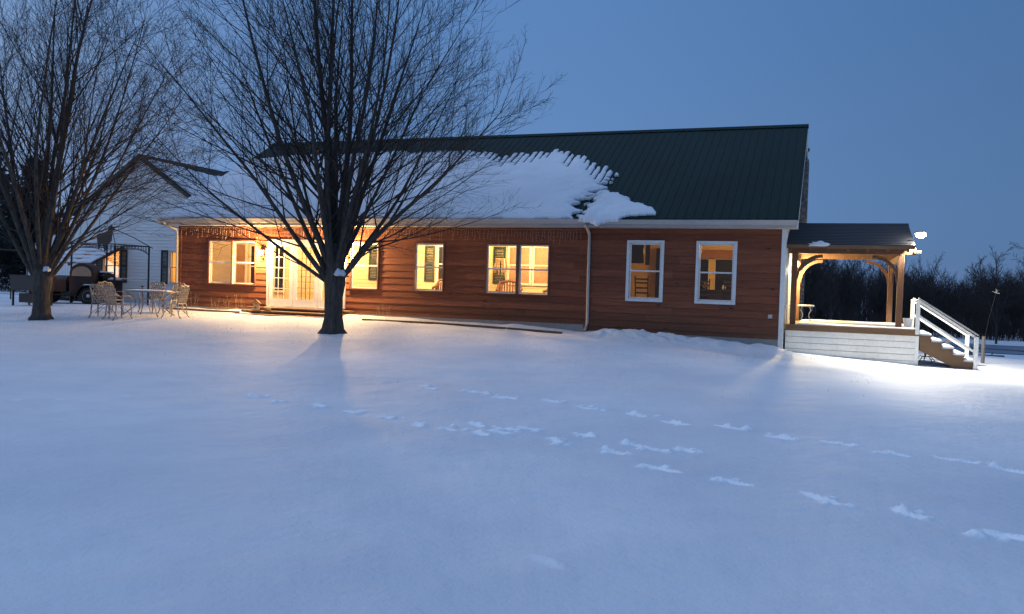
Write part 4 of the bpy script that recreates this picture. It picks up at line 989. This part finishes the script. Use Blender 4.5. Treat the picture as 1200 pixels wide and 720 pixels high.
# slatted lean-to with snow lying between the slats
lt = thing('lean_to', 'low slatted lean-to roof covered with snow left of the lit window of the white house', 'shelter', 0, 0, 0)
L0, L1 = -27.9, -25.5; lv0, lv1, lz0, lz1 = 2.2, 3.85, 1.95, 2.75
for u in (L0 + .15, L1 - .1):
    MB().bar((u, lv0 + .05, .3), (u, lv0 + .05, lz0 - .03), .09, .09, (0, 1, 0)).build('post', 'rim', lt)
m = MB()
for i in range(3): u = L0 + .1 + i * 1.1; m.bar((u, lv0, lz0 - .05), (u, lv1, lz1 - .05), .05, .10)
m.build('rafters', 'rim', lt)
m = MB()
for i in range(6):
    f = i / 5; v = lv0 + (lv1 - lv0) * f; z = lz0 + (lz1 - lz0) * f + .02; m.box(L0, L1, v - .05, v + .05, z - .02, z + .015)
m.build('slats', 'rim', lt)
o = snow_sheet('snow_on_slats', L0, L1, lv0 - .05, lv1 + .05, .05, lambda a, b: (np.abs(((b - lv0) / .33) % 1 - .5) < .40 + .12 * vn(a * 2, b * 2)) & (a < L1 - .02) , lambda a, b: .06 + .03 * vn(a * 3, b * 3), lambda a, b, t_: (a, b, lz0 + .03 + (b - lv0) / (lv1 - lv0) * (lz1 - lz0) + t_))
o.location = wp(0, 0); o.rotation_euler = (0, 0, -TH); tag(o, 'bands of snow on the slatted lean-to', 'snow', kind='stuff')
# stacked firewood under it
rg = random.Random(12); m = MB()
for r in range(7):
    for c in range(15):
        rr = rg.uniform(.05, .08); x = -27.7 + c * .15 + rg.uniform(-.02, .02); z = gzb + .08 + r * .145
        m.tube([(x, 2.5 + rg.uniform(-.04, .04), z), (x, 3.0, z)], rr, 7)
solo(m, 'firewood_stack', 'bark2', 'dark firewood stacked under the snowy lean-to', 'firewood')
# pale round topped shed far left
sh = thing('arched_shed', 'pale round topped shed with ribbed walls at the far left edge', 'shed', -30.6, 5.2, 0)
prof = [(-1.9, .2)] + [(-1.9 * cos(a), 1.9 + 1.35 * sin(a)) for a in [pi * i / 12 for i in range(13)]] + [(1.9, .2)]
MB().prism(prof, lambda p, a: (p[0], a, p[1]), 0, 5).build('wall', 'vinyl', sh)
m = MB()
for i in range(25):
    x = -1.86 + i * .155; h = 1.9 + 1.35 * math.sqrt(max(0, 1 - (x / 1.9) ** 2)); m.box(x - .012, x + .012, -.018, -.002, .2, h - .03)
m.build('rib', 'vinyl', sh)
m = MB(); pr2 = [(p[0] * 1.03, p[1] + .03) for p in prof]
for a, b in zip(pr2, pr2[1:]): m.add([(a[0], -.05, a[1]), (b[0], -.05, b[1]), (b[0], 5.02, b[1]), (a[0], 5.02, a[1])], [(0, 1, 2, 3)])
m.build('roof_skin', 'gutter', sh)
# vintage truck
tz = gzl(-24.4, .2)
tk = thing('vintage_truck', 'small rusty vintage truck with arched cab and a pale tan arched side panel', 'truck', -24.15, .60, tz, radians(212))
# local: x = forward (nose), y = left side, cab at the rear
def arch(m, x0, x1, w_, z0, zs, r):
    pr = [(-w_, z0)] + [(-w_ * cos(a), zs + r * sin(a)) for a in [pi * i / 14 for i in range(15)]] + [(w_, z0)]
    m.prism(pr, lambda p, a: (a, p[0], p[1]), x0, x1)
def archx(m, xc, y0, y1, w_, z0, zs, r):
    pr = [(-w_, z0)] + [(-w_ * cos(a), zs + r * sin(a)) for a in [pi * i / 14 for i in range(15)]] + [(w_, z0)]
    m.prism(pr, lambda p, a: (xc + p[0], a, p[1]), y0, y1)
m = MB(); archx(m, -.08, -.46, .46, .40, .35, 1.10, .36); cab = m.build('cab', 'rust', tk, bevel=.008)
for y0, y1 in ((.462, .475), (-.475, -.462)):
    m = MB(); archx(m, -.08, y0, y1, .32, 1.00, 1.08, .27); tag(m.build('side_panel', 'tan', tk), 'pale tan arched panel')
m = MB(); arch(m, .45, 1.55, .34, .42, .82, .16); m.build('hood', 'rust', tk, bevel=.01)
MB().box(1.552, 1.60, -.28, .28, .42, .92).build('radiator', 'black', tk, bevel=.01)
MB().box(-.6, 1.5, -.50, .50, .30, .348).build('running_board', 'black', tk)
for x in (-.35, 1.2):
    for y in (-.55, .55):
        wl = MB().lathe([(.20, -.07), (.29, -.065), (.31, -.03), (.31, .03), (.29, .065), (.20, .07)], 24).build('wheel', 'rubber', tk, True, loc=(x, y, .30), rot=(pi / 2, 0, 0))
        sgn = 1 if y < 0 else -1
        MB().lathe([(.005, .085 * sgn), (.05, .085 * sgn), (.06, .07 * sgn), (.15, .055 * sgn), (.19, .072 * sgn), (.20, .04 * sgn)], 20).build('hubcap', 'chrome', wl, True)
        m = MB(); n = 9
        for i in range(n):
            a0, a1 = pi * i / n, pi * (i + 1) / n
            m.add([(x + .36 * cos(a0), y - .11, .30 + .36 * sin(a0)), (x + .36 * cos(a0), y + .11, .30 + .36 * sin(a0)), (x + .36 * cos(a1), y + .11, .30 + .36 * sin(a1)), (x + .36 * cos(a1), y - .11, .30 + .36 * sin(a1))], [(0, 1, 2, 3)])
            m.add([(x + .38 * cos(a0), y - .11, .30 + .38 * sin(a0)), (x + .38 * cos(a0), y + .11, .30 + .38 * sin(a0)), (x + .38 * cos(a1), y + .11, .30 + .38 * sin(a1)), (x + .38 * cos(a1), y - .11, .30 + .38 * sin(a1))], [(3, 2, 1, 0)])
        m.build('fender', 'black', tk)
for y in (-.3, .3): MB().lathe([(.02, -.08), (.08, -.02), (.09, 0), (.01, .01)], 14).build('headlight', 'chrome', tk, loc=(1.62, y, .82), rot=(0, pi / 2, 0))
clump(-23.6, .35, tz + .69, (.26, .12, .03), 'thin strip of snow on the rear fender of the vintage truck', 3)
# charcoal cart left of the trunk
ct = thing('garden_cart', 'black open cart on thin legs standing at the far left behind the tree', 'cart', -23.6, -1.9, gzl(-23.6, -1.9))
MB().prism([(-.55, .5), (.55, .5), (.62, .98), (-.62, .98)], lambda p, a: (p[0], a, p[1]), -.35, .35).build('box', 'black', ct)
MB().box(-.64, .64, -.37, .37, .981, 1.0).build('lid', 'black', ct)
for x in (-.5, .5):
    for y in (-.3, .3): MB().bar((x, y, -.1), (x, y, .5), .05, .05, (0, 1, 0)).build('leg', 'black', ct)
MB().box(-.3, .3, -.25, .25, .1, .40).build('lower_crate', 'darkwood', ct)
# low wire fence at the far left
m = MB(); 
for i in range(9): u = -31.5 + i * 1.05; z = gzl(u, 1.0); m.tube([(u, 1.0, z - .2), (u, 1.0, z + .55)], .025, 5)
f = thing('low_fence', 'low dark wire fence at the far left in front of the pale shed', 'fence')
for i in range(9):
    u = -33.5 + i * 1.05; z = gzl(u, 1.0); MB().tube([(u, 1.0, z - .2), (u, 1.0, z + .55)], .025, 5).build('post', 'bark2', f)
m = MB()
for h in (.2, .38, .52): m.tube([(-33.5 + i * 1.05, 1.0, gzl(-33.5 + i * 1.05, 1.0) + h) for i in range(9)], .008, 4)
m.build('wires', 'black', f)

# ================================================================== PATIO SET
def patio_chair(u, v, rot, label):
    t = thing('patio_chair', label, 'chair', u, v, gzl(u, v) - .015, rot, 'cast metal patio chairs around the table')
    m = MB()
    m.tube([(-.24, -.22, .42), (.24, -.22, .42), (.25, .2, .42), (-.25, .2, .42)], .014, 6, closed=True)
    for i in range(-4, 5): m.bar((i * .052, -.22, .42), (i * .052, .2, .42), .034, .006); m.bar((-.24, i * .046, .424), (.24, i * .046, .424), .012, .006)
    m.build('seat', 'castmetal', t)
    m = MB(); B = lambda x, z: (x * (1 + .16 * z), .2 + .16 * z, .42 + z)
    m.tube([B(-.22, 0), B(-.235, .25), B(-.25, .44), B(-.20, .51), B(-.10, .50), B(0, .54), B(.10, .50), B(.20, .51), B(.25, .44), B(.235, .25), B(.22, 0)], .019, 6)
    for i in range(-5, 6):
        for sg in (1, -1):
            pts = []
            for k in range(8):
                z = .02 + .46 * k / 7; x = i * .075 + sg * (z - .25) * .55
                if abs(x) < .225: pts.append(B(x, z))
            if len(pts) > 1: m.tube(pts, .015, 4)
    for z in (.17, .36): m.tube([B(.09 * cos(a), z + .07 * sin(a)) for a in [2 * pi * i / 10 for i in range(10)]], .008, 4, closed=True)
    m.build('backrest', 'castmetal', t)
    for sg in (-1, 1):
        MB().tube([(sg * .25, .24, .62), (sg * .29, .05, .67), (sg * .29, -.15, .67), (sg * .27, -.22, .60), (sg * .24, -.20, .43)], .013, 6).build('armrest', 'castmetal', t, True)
        MB().tube([(sg * .24, -.21, .42), (sg * .25, -.23, .25), (sg * .24, -.22, .1), (sg * .26, -.27, 0)], [.019, .019, .017, .02], 6).build('leg', 'castmetal', t, True)
        MB().tube([(sg * .24, .2, .42), (sg * .25, .22, .25), (sg * .25, .24, .1), (sg * .27, .32, 0)], [.019, .019, .017, .02], 6).build('leg', 'castmetal', t, True)
    m = MB()
    for y in (-.2, .2): m.tube([(-.24, y * 1.1, .12), (-.12, y, .24), (0, y, .30), (.12, y, .24), (.24, y * 1.1, .12)], .008, 5)
    m.build('stretcher', 'castmetal', t)
    return t
patio_chair(-17.95, -4.3, radians(205), 'tall backed patio chair nearest the left tree, turned away from the table')
patio_chair(-17.2, -4.5, radians(165), 'patio chair at the near left side of the table with its back to us')
patio_chair(-18.38, -2.1, radians(5), 'patio chair on the far side of the table just right of the gazebo post')
patio_chair(-17.7, -2.0, radians(-8), 'patio chair on the far side of the table nearest the house downpipe')
patio_chair(-16.35, -3.3, radians(-75), 'patio chair at the right end of the table beside the brown wall')
patio_chair(-18.95, -3.1, radians(85), 'patio chair hidden behind the left chair at the left end of the table')
t = thing('patio_table', 'oval cast metal patio table with a thin crust of snow on its top', 'table', -17.45, -3.15, gzl(-17.45, -3.15) - .01, radians(3))
MB().lathe([(.5, .700), (.52, .695), (.52, .725), (.50, .73)], 40, sq=(1.5, 1.0)).build('table_top', 'castmetal', t)
for sx in (-.45, .45):
    for sy in (-.28, .28): MB().tube([(sx * 1.2, sy * 1.2, .70), (sx * .8, sy * .6, .5), (sx * .75, sy * .5, .3), (sx * 1.2, sy * 1.1, .08), (sx * 1.45, sy * 1.35, 0)], [.02, .022, .02, .018, .022], 7).build('leg', 'castmetal', t, True)
o = snow_sheet('snow_on_table', -18.1, -16.3, -3.8, -2.7, .04, lambda a, b: ((a + 17.45) / .73) ** 2 + ((b + 3.15) / .48) ** 2 < 1 - .15 * vn(a * 4, b * 4), lambda a, b: .02 + .01 * vn(a * 5, b * 5), lambda a, b, t_: (a, b, gzl(-17.45, -3.15) + .722 + t_))
o.location = wp(0, 0); o.rotation_euler = (0, 0, -TH); tag(o, 'thin crust of snow on the patio table top', 'snow', kind='stuff')
t = thing('candle_dish', 'small dark dish standing at the left of the patio table top', 'dish', -17.85, -3.0, gzl(-17.45, -3.15) + .735)
MB().lathe([(.03, 0), (.01, .02), (.01, .07), (.05, .10), (.06, .12), (.05, .12)], 12).build('dish', 'black', t)

# ================================================================== TREES
def grow(rs, starts, dirs, lens, radii, levels):
    """levels: list of dict(k segs, n sides, wig, trop, kids, ang, lr, rr, tmin); returns per level (V,F)"""
    out = []; P = np.array(starts, float); D = np.array(dirs, float); D /= np.linalg.norm(D, axis=1, keepdims=True); Ln = np.array(lens, float); R = np.array(radii, float)
    for lv in levels:
        k = lv['k']; N = len(P); pts = np.zeros((N, k + 1, 3)); pts[:, 0] = P; d = D.copy(); tang = np.zeros((N, k + 1, 3)); tang[:, 0] = d
        bend = rs.normal(0, lv['wig'], (N, 3))
        for i in range(k):
            bend = bend * .6 + rs.normal(0, lv['wig'], (N, 3)) * .7
            d = d + bend * .5 + np.array([0, 0, lv['trop']]); 
            if 'flat' in lv: d[:, 1] *= lv['flat']
            d /= np.linalg.norm(d, axis=1, keepdims=True)
            pts[:, i + 1] = pts[:, i] + d * (Ln / k)[:, None]; tang[:, i + 1] = d
        tt_ = np.linspace(0, 1, k + 1); rad = R[:, None] * (1 - (1 - lv['tip']) * tt_[None, :] ** lv.get('pw', .8))
        n = lv['n']; ref = np.where(np.abs(tang[..., 2:3]) < .9, np.array([0, 0, 1.]), np.array([1., 0, 0]))
        a = np.cross(tang, ref); a /= np.linalg.norm(a, axis=2, keepdims=True); b = np.cross(tang, a)
        th = np.arange(n) * 2 * pi / n
        V = pts[:, :, None, :] + rad[:, :, None, None] * (a[:, :, None, :] * np.cos(th)[None, None, :, None] + b[:, :, None, :] * np.sin(th)[None, None, :, None])
        idx = np.arange(N * (k + 1) * n).reshape(N, k + 1, n); nx_ = np.roll(idx, -1, axis=2)
        F = np.stack([idx[:, :-1], nx_[:, :-1], nx_[:, 1:], idx[:, 1:]], -1).reshape(-1, 4)
        out.append((V.reshape(-1, 3), F))
        kk = lv.get('kids', 0)
        if not kk: break
        t = lv['tmin'] + (lv.get('tmax', .97) - lv['tmin']) * (np.arange(kk)[None, :] + rs.rand(N, kk)) / kk
        keep = rs.rand(N, kk) < lv.get('keep', 1.0)
        fi = t * k; i0 = np.clip(fi.astype(int), 0, k - 1); fr = fi - i0; ar = np.arange(N)[:, None]
        cp = pts[ar, i0] * (1 - fr[..., None]) + pts[ar, i0 + 1] * fr[..., None]; ct_ = tang[ar, i0 + 1]; cr = rad[ar, i0] * (1 - fr) + rad[ar, i0 + 1] * fr
        az = rs.rand(N, kk) * 2 * pi; ref = np.where(np.abs(ct_[..., 2:3]) < .9, np.array([0, 0, 1.]), np.array([1., 0, 0]))
        a = np.cross(ct_, ref); a /= np.linalg.norm(a, axis=2, keepdims=True); b = np.cross(ct_, a)
        an = np.radians(lv['ang'] + rs.normal(0, lv.get('angv', 8), (N, kk)))
        nd = ct_ * np.cos(an)[..., None] + (a * np.cos(az)[..., None] + b * np.sin(az)[..., None]) * np.sin(an)[..., None]
        ln = Ln[:, None] * lv['lr'] * (1.12 - .75 * t) * rs.uniform(.7, 1.2, (N, kk))
        ln = np.minimum(ln, lv.get('lmax', 99)); r = np.maximum(np.minimum(cr * lv['rr'], ln * .02 + .002), lv.get('rmin', .003))
        kp = keep.ravel(); P = cp.reshape(-1, 3)[kp]; D = nd.reshape(-1, 3)[kp]; Ln = ln.ravel()[kp]; R = r.ravel()[kp]
    return out
def join(parts):
    Vs = []; Fs = []; k = 0
    for V, F in parts: Vs.append(V); Fs.append(F + k); k += len(V)
    return np.concatenate(Vs), np.concatenate(Fs)
def trunk_tube(pts, rad, n=14, rs=None):
    mb = MB(); mb.tube(pts, rad, n); V = np.array(mb.v); 
    return V, np.array([f for f in mb.f if len(f) == 4])
def yard_tree(label, x, y, seed, hf, r0, nl, Hs, spread, lowlimbs, up_=1.0, dens=1.0):
    rs = np.random.RandomState(seed); z = gz(x, y)
    t = thing('maple_tree', label, 'tree', world=Vector((x, y, z))); t.rotation_euler = (0, 0, 0)
    pts = [(0, 0, -.15), (0, 0, .0), (.0, 0, .12), (0.01, 0, .4), (.0, 0, hf * .7), (.02, 0, hf), (.03, .0, hf + .45), (.03, 0, hf + .95)]
    V, F = trunk_tube(pts, [r0 * 1.55, r0 * 1.35, r0 * 1.08, r0 * .95, r0 * .95, r0 * 1.12, r0 * .9, r0 * .35], 16)
    a = np.arctan2(V[:, 1], V[:, 0]); fl = np.exp(-np.clip(V[:, 2], 0, 9) / .16) * .22 * np.sin(a * 5 + seed); V[:, 0] *= 1 + fl; V[:, 1] *= 1 + fl
    st, dr, ln, rd = [], [], [], []
    for i in range(nl):
        az = 2 * pi * (i + rs.uniform(-.3, .3)) / nl * 2.618; q = (i + .5) / nl; lean = radians(4 + spread * q ** .9 + rs.normal(0, 2.5))
        st.append((cos(az) * r0 * .35, sin(az) * r0 * .35, hf + rs.uniform(-.15, .65) * (1 - q * .5)))
        dr.append((sin(lean) * cos(az), sin(lean) * sin(az), cos(lean))); ln.append(Hs * rs.uniform(.82, 1.05) * (1 - .22 * q)); rd.append(r0 * rs.uniform(.30, .48) * (1.12 - .5 * q))
    for (dx, dy, dz, l, r) in lowlimbs: st.append((dx * .12, dy * .1, hf - .05)); dr.append((dx, dy, dz)); ln.append(l); rd.append(r)
    lv = [dict(k=18, n=8, wig=.05, trop=.020 * up_, tip=.06, pw=.9, kids=int(18 * dens), ang=37, angv=9, lr=.60, rr=.42, tmin=.10, keep=.95, lmax=4.6, rmin=.009),
          dict(k=10, n=5, wig=.05, trop=.030 * up_, tip=.14, kids=int(9 * dens), ang=32, angv=9, lr=.46, rr=.55, tmin=.15, lmax=1.8, rmin=.0055),
          dict(k=6, n=3, wig=.06, trop=.03 * up_, tip=.25, kids=int(5 * dens), ang=36, angv=10, lr=.55, rr=.6, tmin=.15, lmax=.7, rmin=.0038),
          dict(k=3, n=3, wig=.07, trop=.03, tip=.4, rmin=.002)]
    o = grow(rs, st, dr, ln, rd, lv)
    Vt, Ft = join([(V, F), o[0]]); np_mesh('trunk', Vt, Ft, 'bark', t)
    Vc, Fc = join(o[1:]); np_mesh('crown', Vc, Fc, 'twig', t)
    return t
yard_tree('big bare multi stemmed maple in the middle of the lawn in front of the doors', -4.37, 20.34, 21, 1.25, .235, 14, 9.8, 27, [(-.85, -.2, .62, 6.0, .05), (-.62, -.2, .75, 6.8, .07), (-.5, .3, .85, 7.2, .075), (.60, -.15, .74, 6.2, .085), (.55, .4, .9, 7.0, .07)])
yard_tree('bare multi stemmed maple at the left edge of the lawn beside the patio set', -12.74, 22.48, 5, 1.0, .225, 14, 9.8, 27, [(.55, -.1, .85, 7.2, .06), (-.6, .1, .8, 6.8, .07), (.5, .5, .9, 7.4, .06)])
def cl_world(x, y, z, r, label, seed): 
    o = clump(0, 0, 0, r, label, seed); o.location = (x, y, z)
cl_world(-4.20, 20.12, gz(-4.37, 20.34) + 1.45, (.17, .10, .12), 'lump of snow caught in the fork of the middle maple', 2)
cl_world(-12.5, 22.30, gz(-12.74, 22.48) + 1.35, (.10, .08, .10), 'lump of snow caught in the fork of the left maple', 6)

# far woods
def far_tree_mesh(seed, H, lite=False):
    rs = np.random.RandomState(seed); st, dr, ln, rd = [], [], [], []
    st.append((0, 0, -.3)); dr.append((rs.normal(0, .04), rs.normal(0, .04), 1)); ln.append(H); rd.append(H * .013)
    nl = 3 if not lite else 2
    for i in range(nl):
        az = rs.rand() * 6.28; le = rs.uniform(.15, .4); st.append((0, 0, H * rs.uniform(.08, .3))); dr.append((sin(le) * cos(az), sin(le) * sin(az), cos(le))); ln.append(H * rs.uniform(.55, .75)); rd.append(H * .009)
    lv = [dict(k=8, n=5, wig=.05, trop=.02, tip=.12, kids=15, ang=42, angv=12, lr=.42, rr=.5, tmin=.2, rmin=.03),
          dict(k=5, n=3, wig=.08, trop=.05, tip=.2, kids=9, ang=38, angv=12, lr=.45, rr=.6, tmin=.15, rmin=.018),
          dict(k=3, n=3, wig=.1, trop=.03, tip=.35, kids=5, ang=38, lr=.5, rr=.6, tmin=.2, rmin=.011),
          dict(k=2, n=3, wig=.1, trop=.0, tip=.4)]
    o = grow(rs, st, dr, ln, rd, lv if not lite else lv[:3] and [dict(lv[0]), dict(lv[1]), {k_: v_ for k_, v_ in lv[2].items() if k_ != 'kids'}]); return o
protos = []
for i in range(4): protos.append(join(far_tree_mesh(60 + i, 10)))
protosL = [join(far_tree_mesh(80 + i, 10, True)) for i in range(4)]
rg = random.Random(77); Vs = []; Fs = []; k = 0
def put(proto, x, y, s, sz=1.0):
    global k
    V, F = proto; a = rg.uniform(0, 6.28); W_ = V.copy(); W_[:, 0] = (V[:, 0] * cos(a) - V[:, 1] * sin(a)) * s + x; W_[:, 1] = (V[:, 0] * sin(a) + V[:, 1] * cos(a)) * s + y; W_[:, 2] = V[:, 2] * s * sz + gz(x, y)
    Vs.append(W_); Fs.append(F + k); k += len(V)
for i in range(620):
    f = rg.random(); x = 14 + 78 * f; y = 74 + rg.uniform(0, 34)
    H = rg.uniform(.55, .85) * np.interp(x / y, [.2, .45, .5, .60, .64, .9], [1.0, .9, .8, .82, 1.0, 1.15])
    put(rg.choice(protosL), x, y, H)
for i in range(620):            # brush along the wood's edge
    x = rg.uniform(14, 92); y = 73 + rg.uniform(-3, 12); put(rg.choice(protosL), x, y, rg.uniform(.2, .42), rg.uniform(.9, 1.4))
for i in range(1300): put(rg.choice(protosL), rg.uniform(14, 92), rg.uniform(69, 73), rg.uniform(.12, .26), rg.uniform(.6, 1.0))
V, F = np.concatenate(Vs), np.concatenate(Fs)
o = np_mesh('far_wood', V, F, 'fartwig', smooth=False); tag(o, 'dark leafless wood along the far side of the field', 'woods', kind='stuff')
# separate trees nearer the right edge
meshes = []
for i in range(3):
    og = far_tree_mesh(40 + i, 10); a = np_mesh('tmp_t', og[0][0], og[0][1], 'bark2'); b = np_mesh('tmp_c', *join(og[1:]), 'fartwig', smooth=False)
    meshes.append((a.data, b.data)); bpy.data.objects.remove(a); bpy.data.objects.remove(b)
spots = [(40.2, 62, .86, 'tallest bare tree at the right edge of the photo'), (36.8, 63, .74, 'bare tree just left of the tallest one at the right edge'), (43.6, 66, .98, 'tall bare tree cut by the right edge of the photo'),
         (34.0, 68, .66, 'mid sized bare tree where the wood starts to rise on the right'), (26.2, 68, .64, 'bare tree with a high thin top right of the porch')]
for x, y, s, lb in spots:
    j = rg.randrange(3); t = thing('bare_tree', lb, 'tree', world=Vector((x, y, gz(x, y) - .2)), group='separate bare trees before the far wood'); t.rotation_euler = (0, 0, rg.uniform(0, 6)); t.scale = (s, s, s)
    link('trunk', meshes[j][0], t); link('crown', meshes[j][1], t)
# dark conifers behind on the far left
def conifer(x, y, H, R, seed, label):
    rs = np.random.RandomState(seed); t = thing('conifer_tree', label, 'tree', world=Vector((x, y, gz(x, y))), group='dark conifers behind the houses on the left'); t.rotation_euler = (0, 0, 0)
    MB().tube([(0, 0, -.3), (0, 0, H * .5), (0, 0, H * .97)], [.25, .15, .03], 8).build('trunk', 'bark2', t)
    N = 260; hz = rs.rand(N) ** .8; az = rs.rand(N) * 2 * pi; Lb = R * (1 - hz) * rs.uniform(.75, 1.1, N) + .3
    st = np.stack([np.zeros(N), np.zeros(N), H * (.05 + .93 * hz)], 1); dr = np.stack([np.cos(az), np.sin(az), rs.uniform(-.25, .15, N)], 1)
    lv = [dict(k=5, n=3, wig=.05, trop=.03, tip=.2, kids=9, ang=50, angv=14, lr=.5, rr=.6, tmin=.15, rmin=.02), dict(k=3, n=3, wig=.08, trop=-.04, tip=.4, kids=7, ang=45, lr=.6, rr=.8, tmin=.05, rmin=.022, lmax=.5), dict(k=2, n=3, wig=.1, trop=-.02, tip=.5)]
    o = grow(rs, st, dr, Lb, np.full(N, .03), lv); np_mesh('crown', *join(o), 'needle', t, smooth=False)
conifer(-31.5, 50, 9.6, 3.6, 1, 'dark conifer behind the left maple, the tallest one'); conifer(-26.6, 46, 7.6, 2.8, 2, 'dark conifer touching the left edge of the white house'); conifer(-36, 52, 8.2, 3.2, 3, 'dark conifer at the far left edge of the photo')
# rail fence and log in the field on the right
f = thing('field_fence', 'thin dark rail fence crossing the snowy field at the right', 'fence'); f.rotation_euler = (0, 0, 0); f.location = (0, 0, 0)
fp = [(19.6 + i * 2.6, 40.6 - i * .55) for i in range(9)]
for i, (x, y) in enumerate(fp):
    if i % 2 == 1: MB().box(x - .06, x + .06, y - .06, y + .06, gz(x, y) - .2, gz(x, y) + .62).build('post', 'rubberblue', f)
m = MB(); m.tube([(x, y, gz(x, y) + .58) for x, y in fp], .035, 5); m.build('rail', 'rubberblue', f)
t = thing('fallen_log', 'short dark log lying in the snowy field at the right', 'log', world=Vector((20.3, 35.4, gz(20.3, 35.4) + .08))); t.rotation_euler = (0, 0, .1)
MB().tube([(-.75, 0, 0), (-.3, .02, .02), (.4, 0, 0), (.75, -.02, .02)], [.10, .12, .12, .10], 9).build('log', 'bark2', t, True)
MB().tube([(.2, 0, .05), (.3, .03, .22)], [.03, .015], 5).build('stub', 'bark2', t)

# sparse dead grass blades poking through the snow near the house
rs = np.random.RandomState(44); N = 2600
uu = rs.uniform(-21, 2, N); vv_ = -np.abs(rs.normal(0, 3.6, N)) - .3; px = O.x + UV.x * uu + VV.x * vv_; py = O.y + UV.y * uu + VV.y * vv_
keep = (vn(px * .6 + 5, py * .6) + rs.uniform(-.25, .25, N)) > .02; px = px[keep]; py = py[keep]; n_ = len(px); pz = ground_z(px, py)
h = rs.uniform(.015, .06, n_); a = rs.rand(n_) * 6.28; w_ = .0035; lx = rs.normal(0, .018, n_); ly = rs.normal(0, .018, n_)
V = np.stack([np.stack([px - np.cos(a) * w_, py - np.sin(a) * w_, pz - .01], 1), np.stack([px + np.cos(a) * w_, py + np.sin(a) * w_, pz - .01], 1), np.stack([px + lx, py + ly, pz + h], 1)], 1).reshape(-1, 3)
F = np.arange(len(V)).reshape(-1, 3)
o = np_mesh('dead_grass', V, F, 'stem', smooth=False); tag(o, 'sparse dead grass tips poking through the snow near the house', 'grass', kind='stuff')
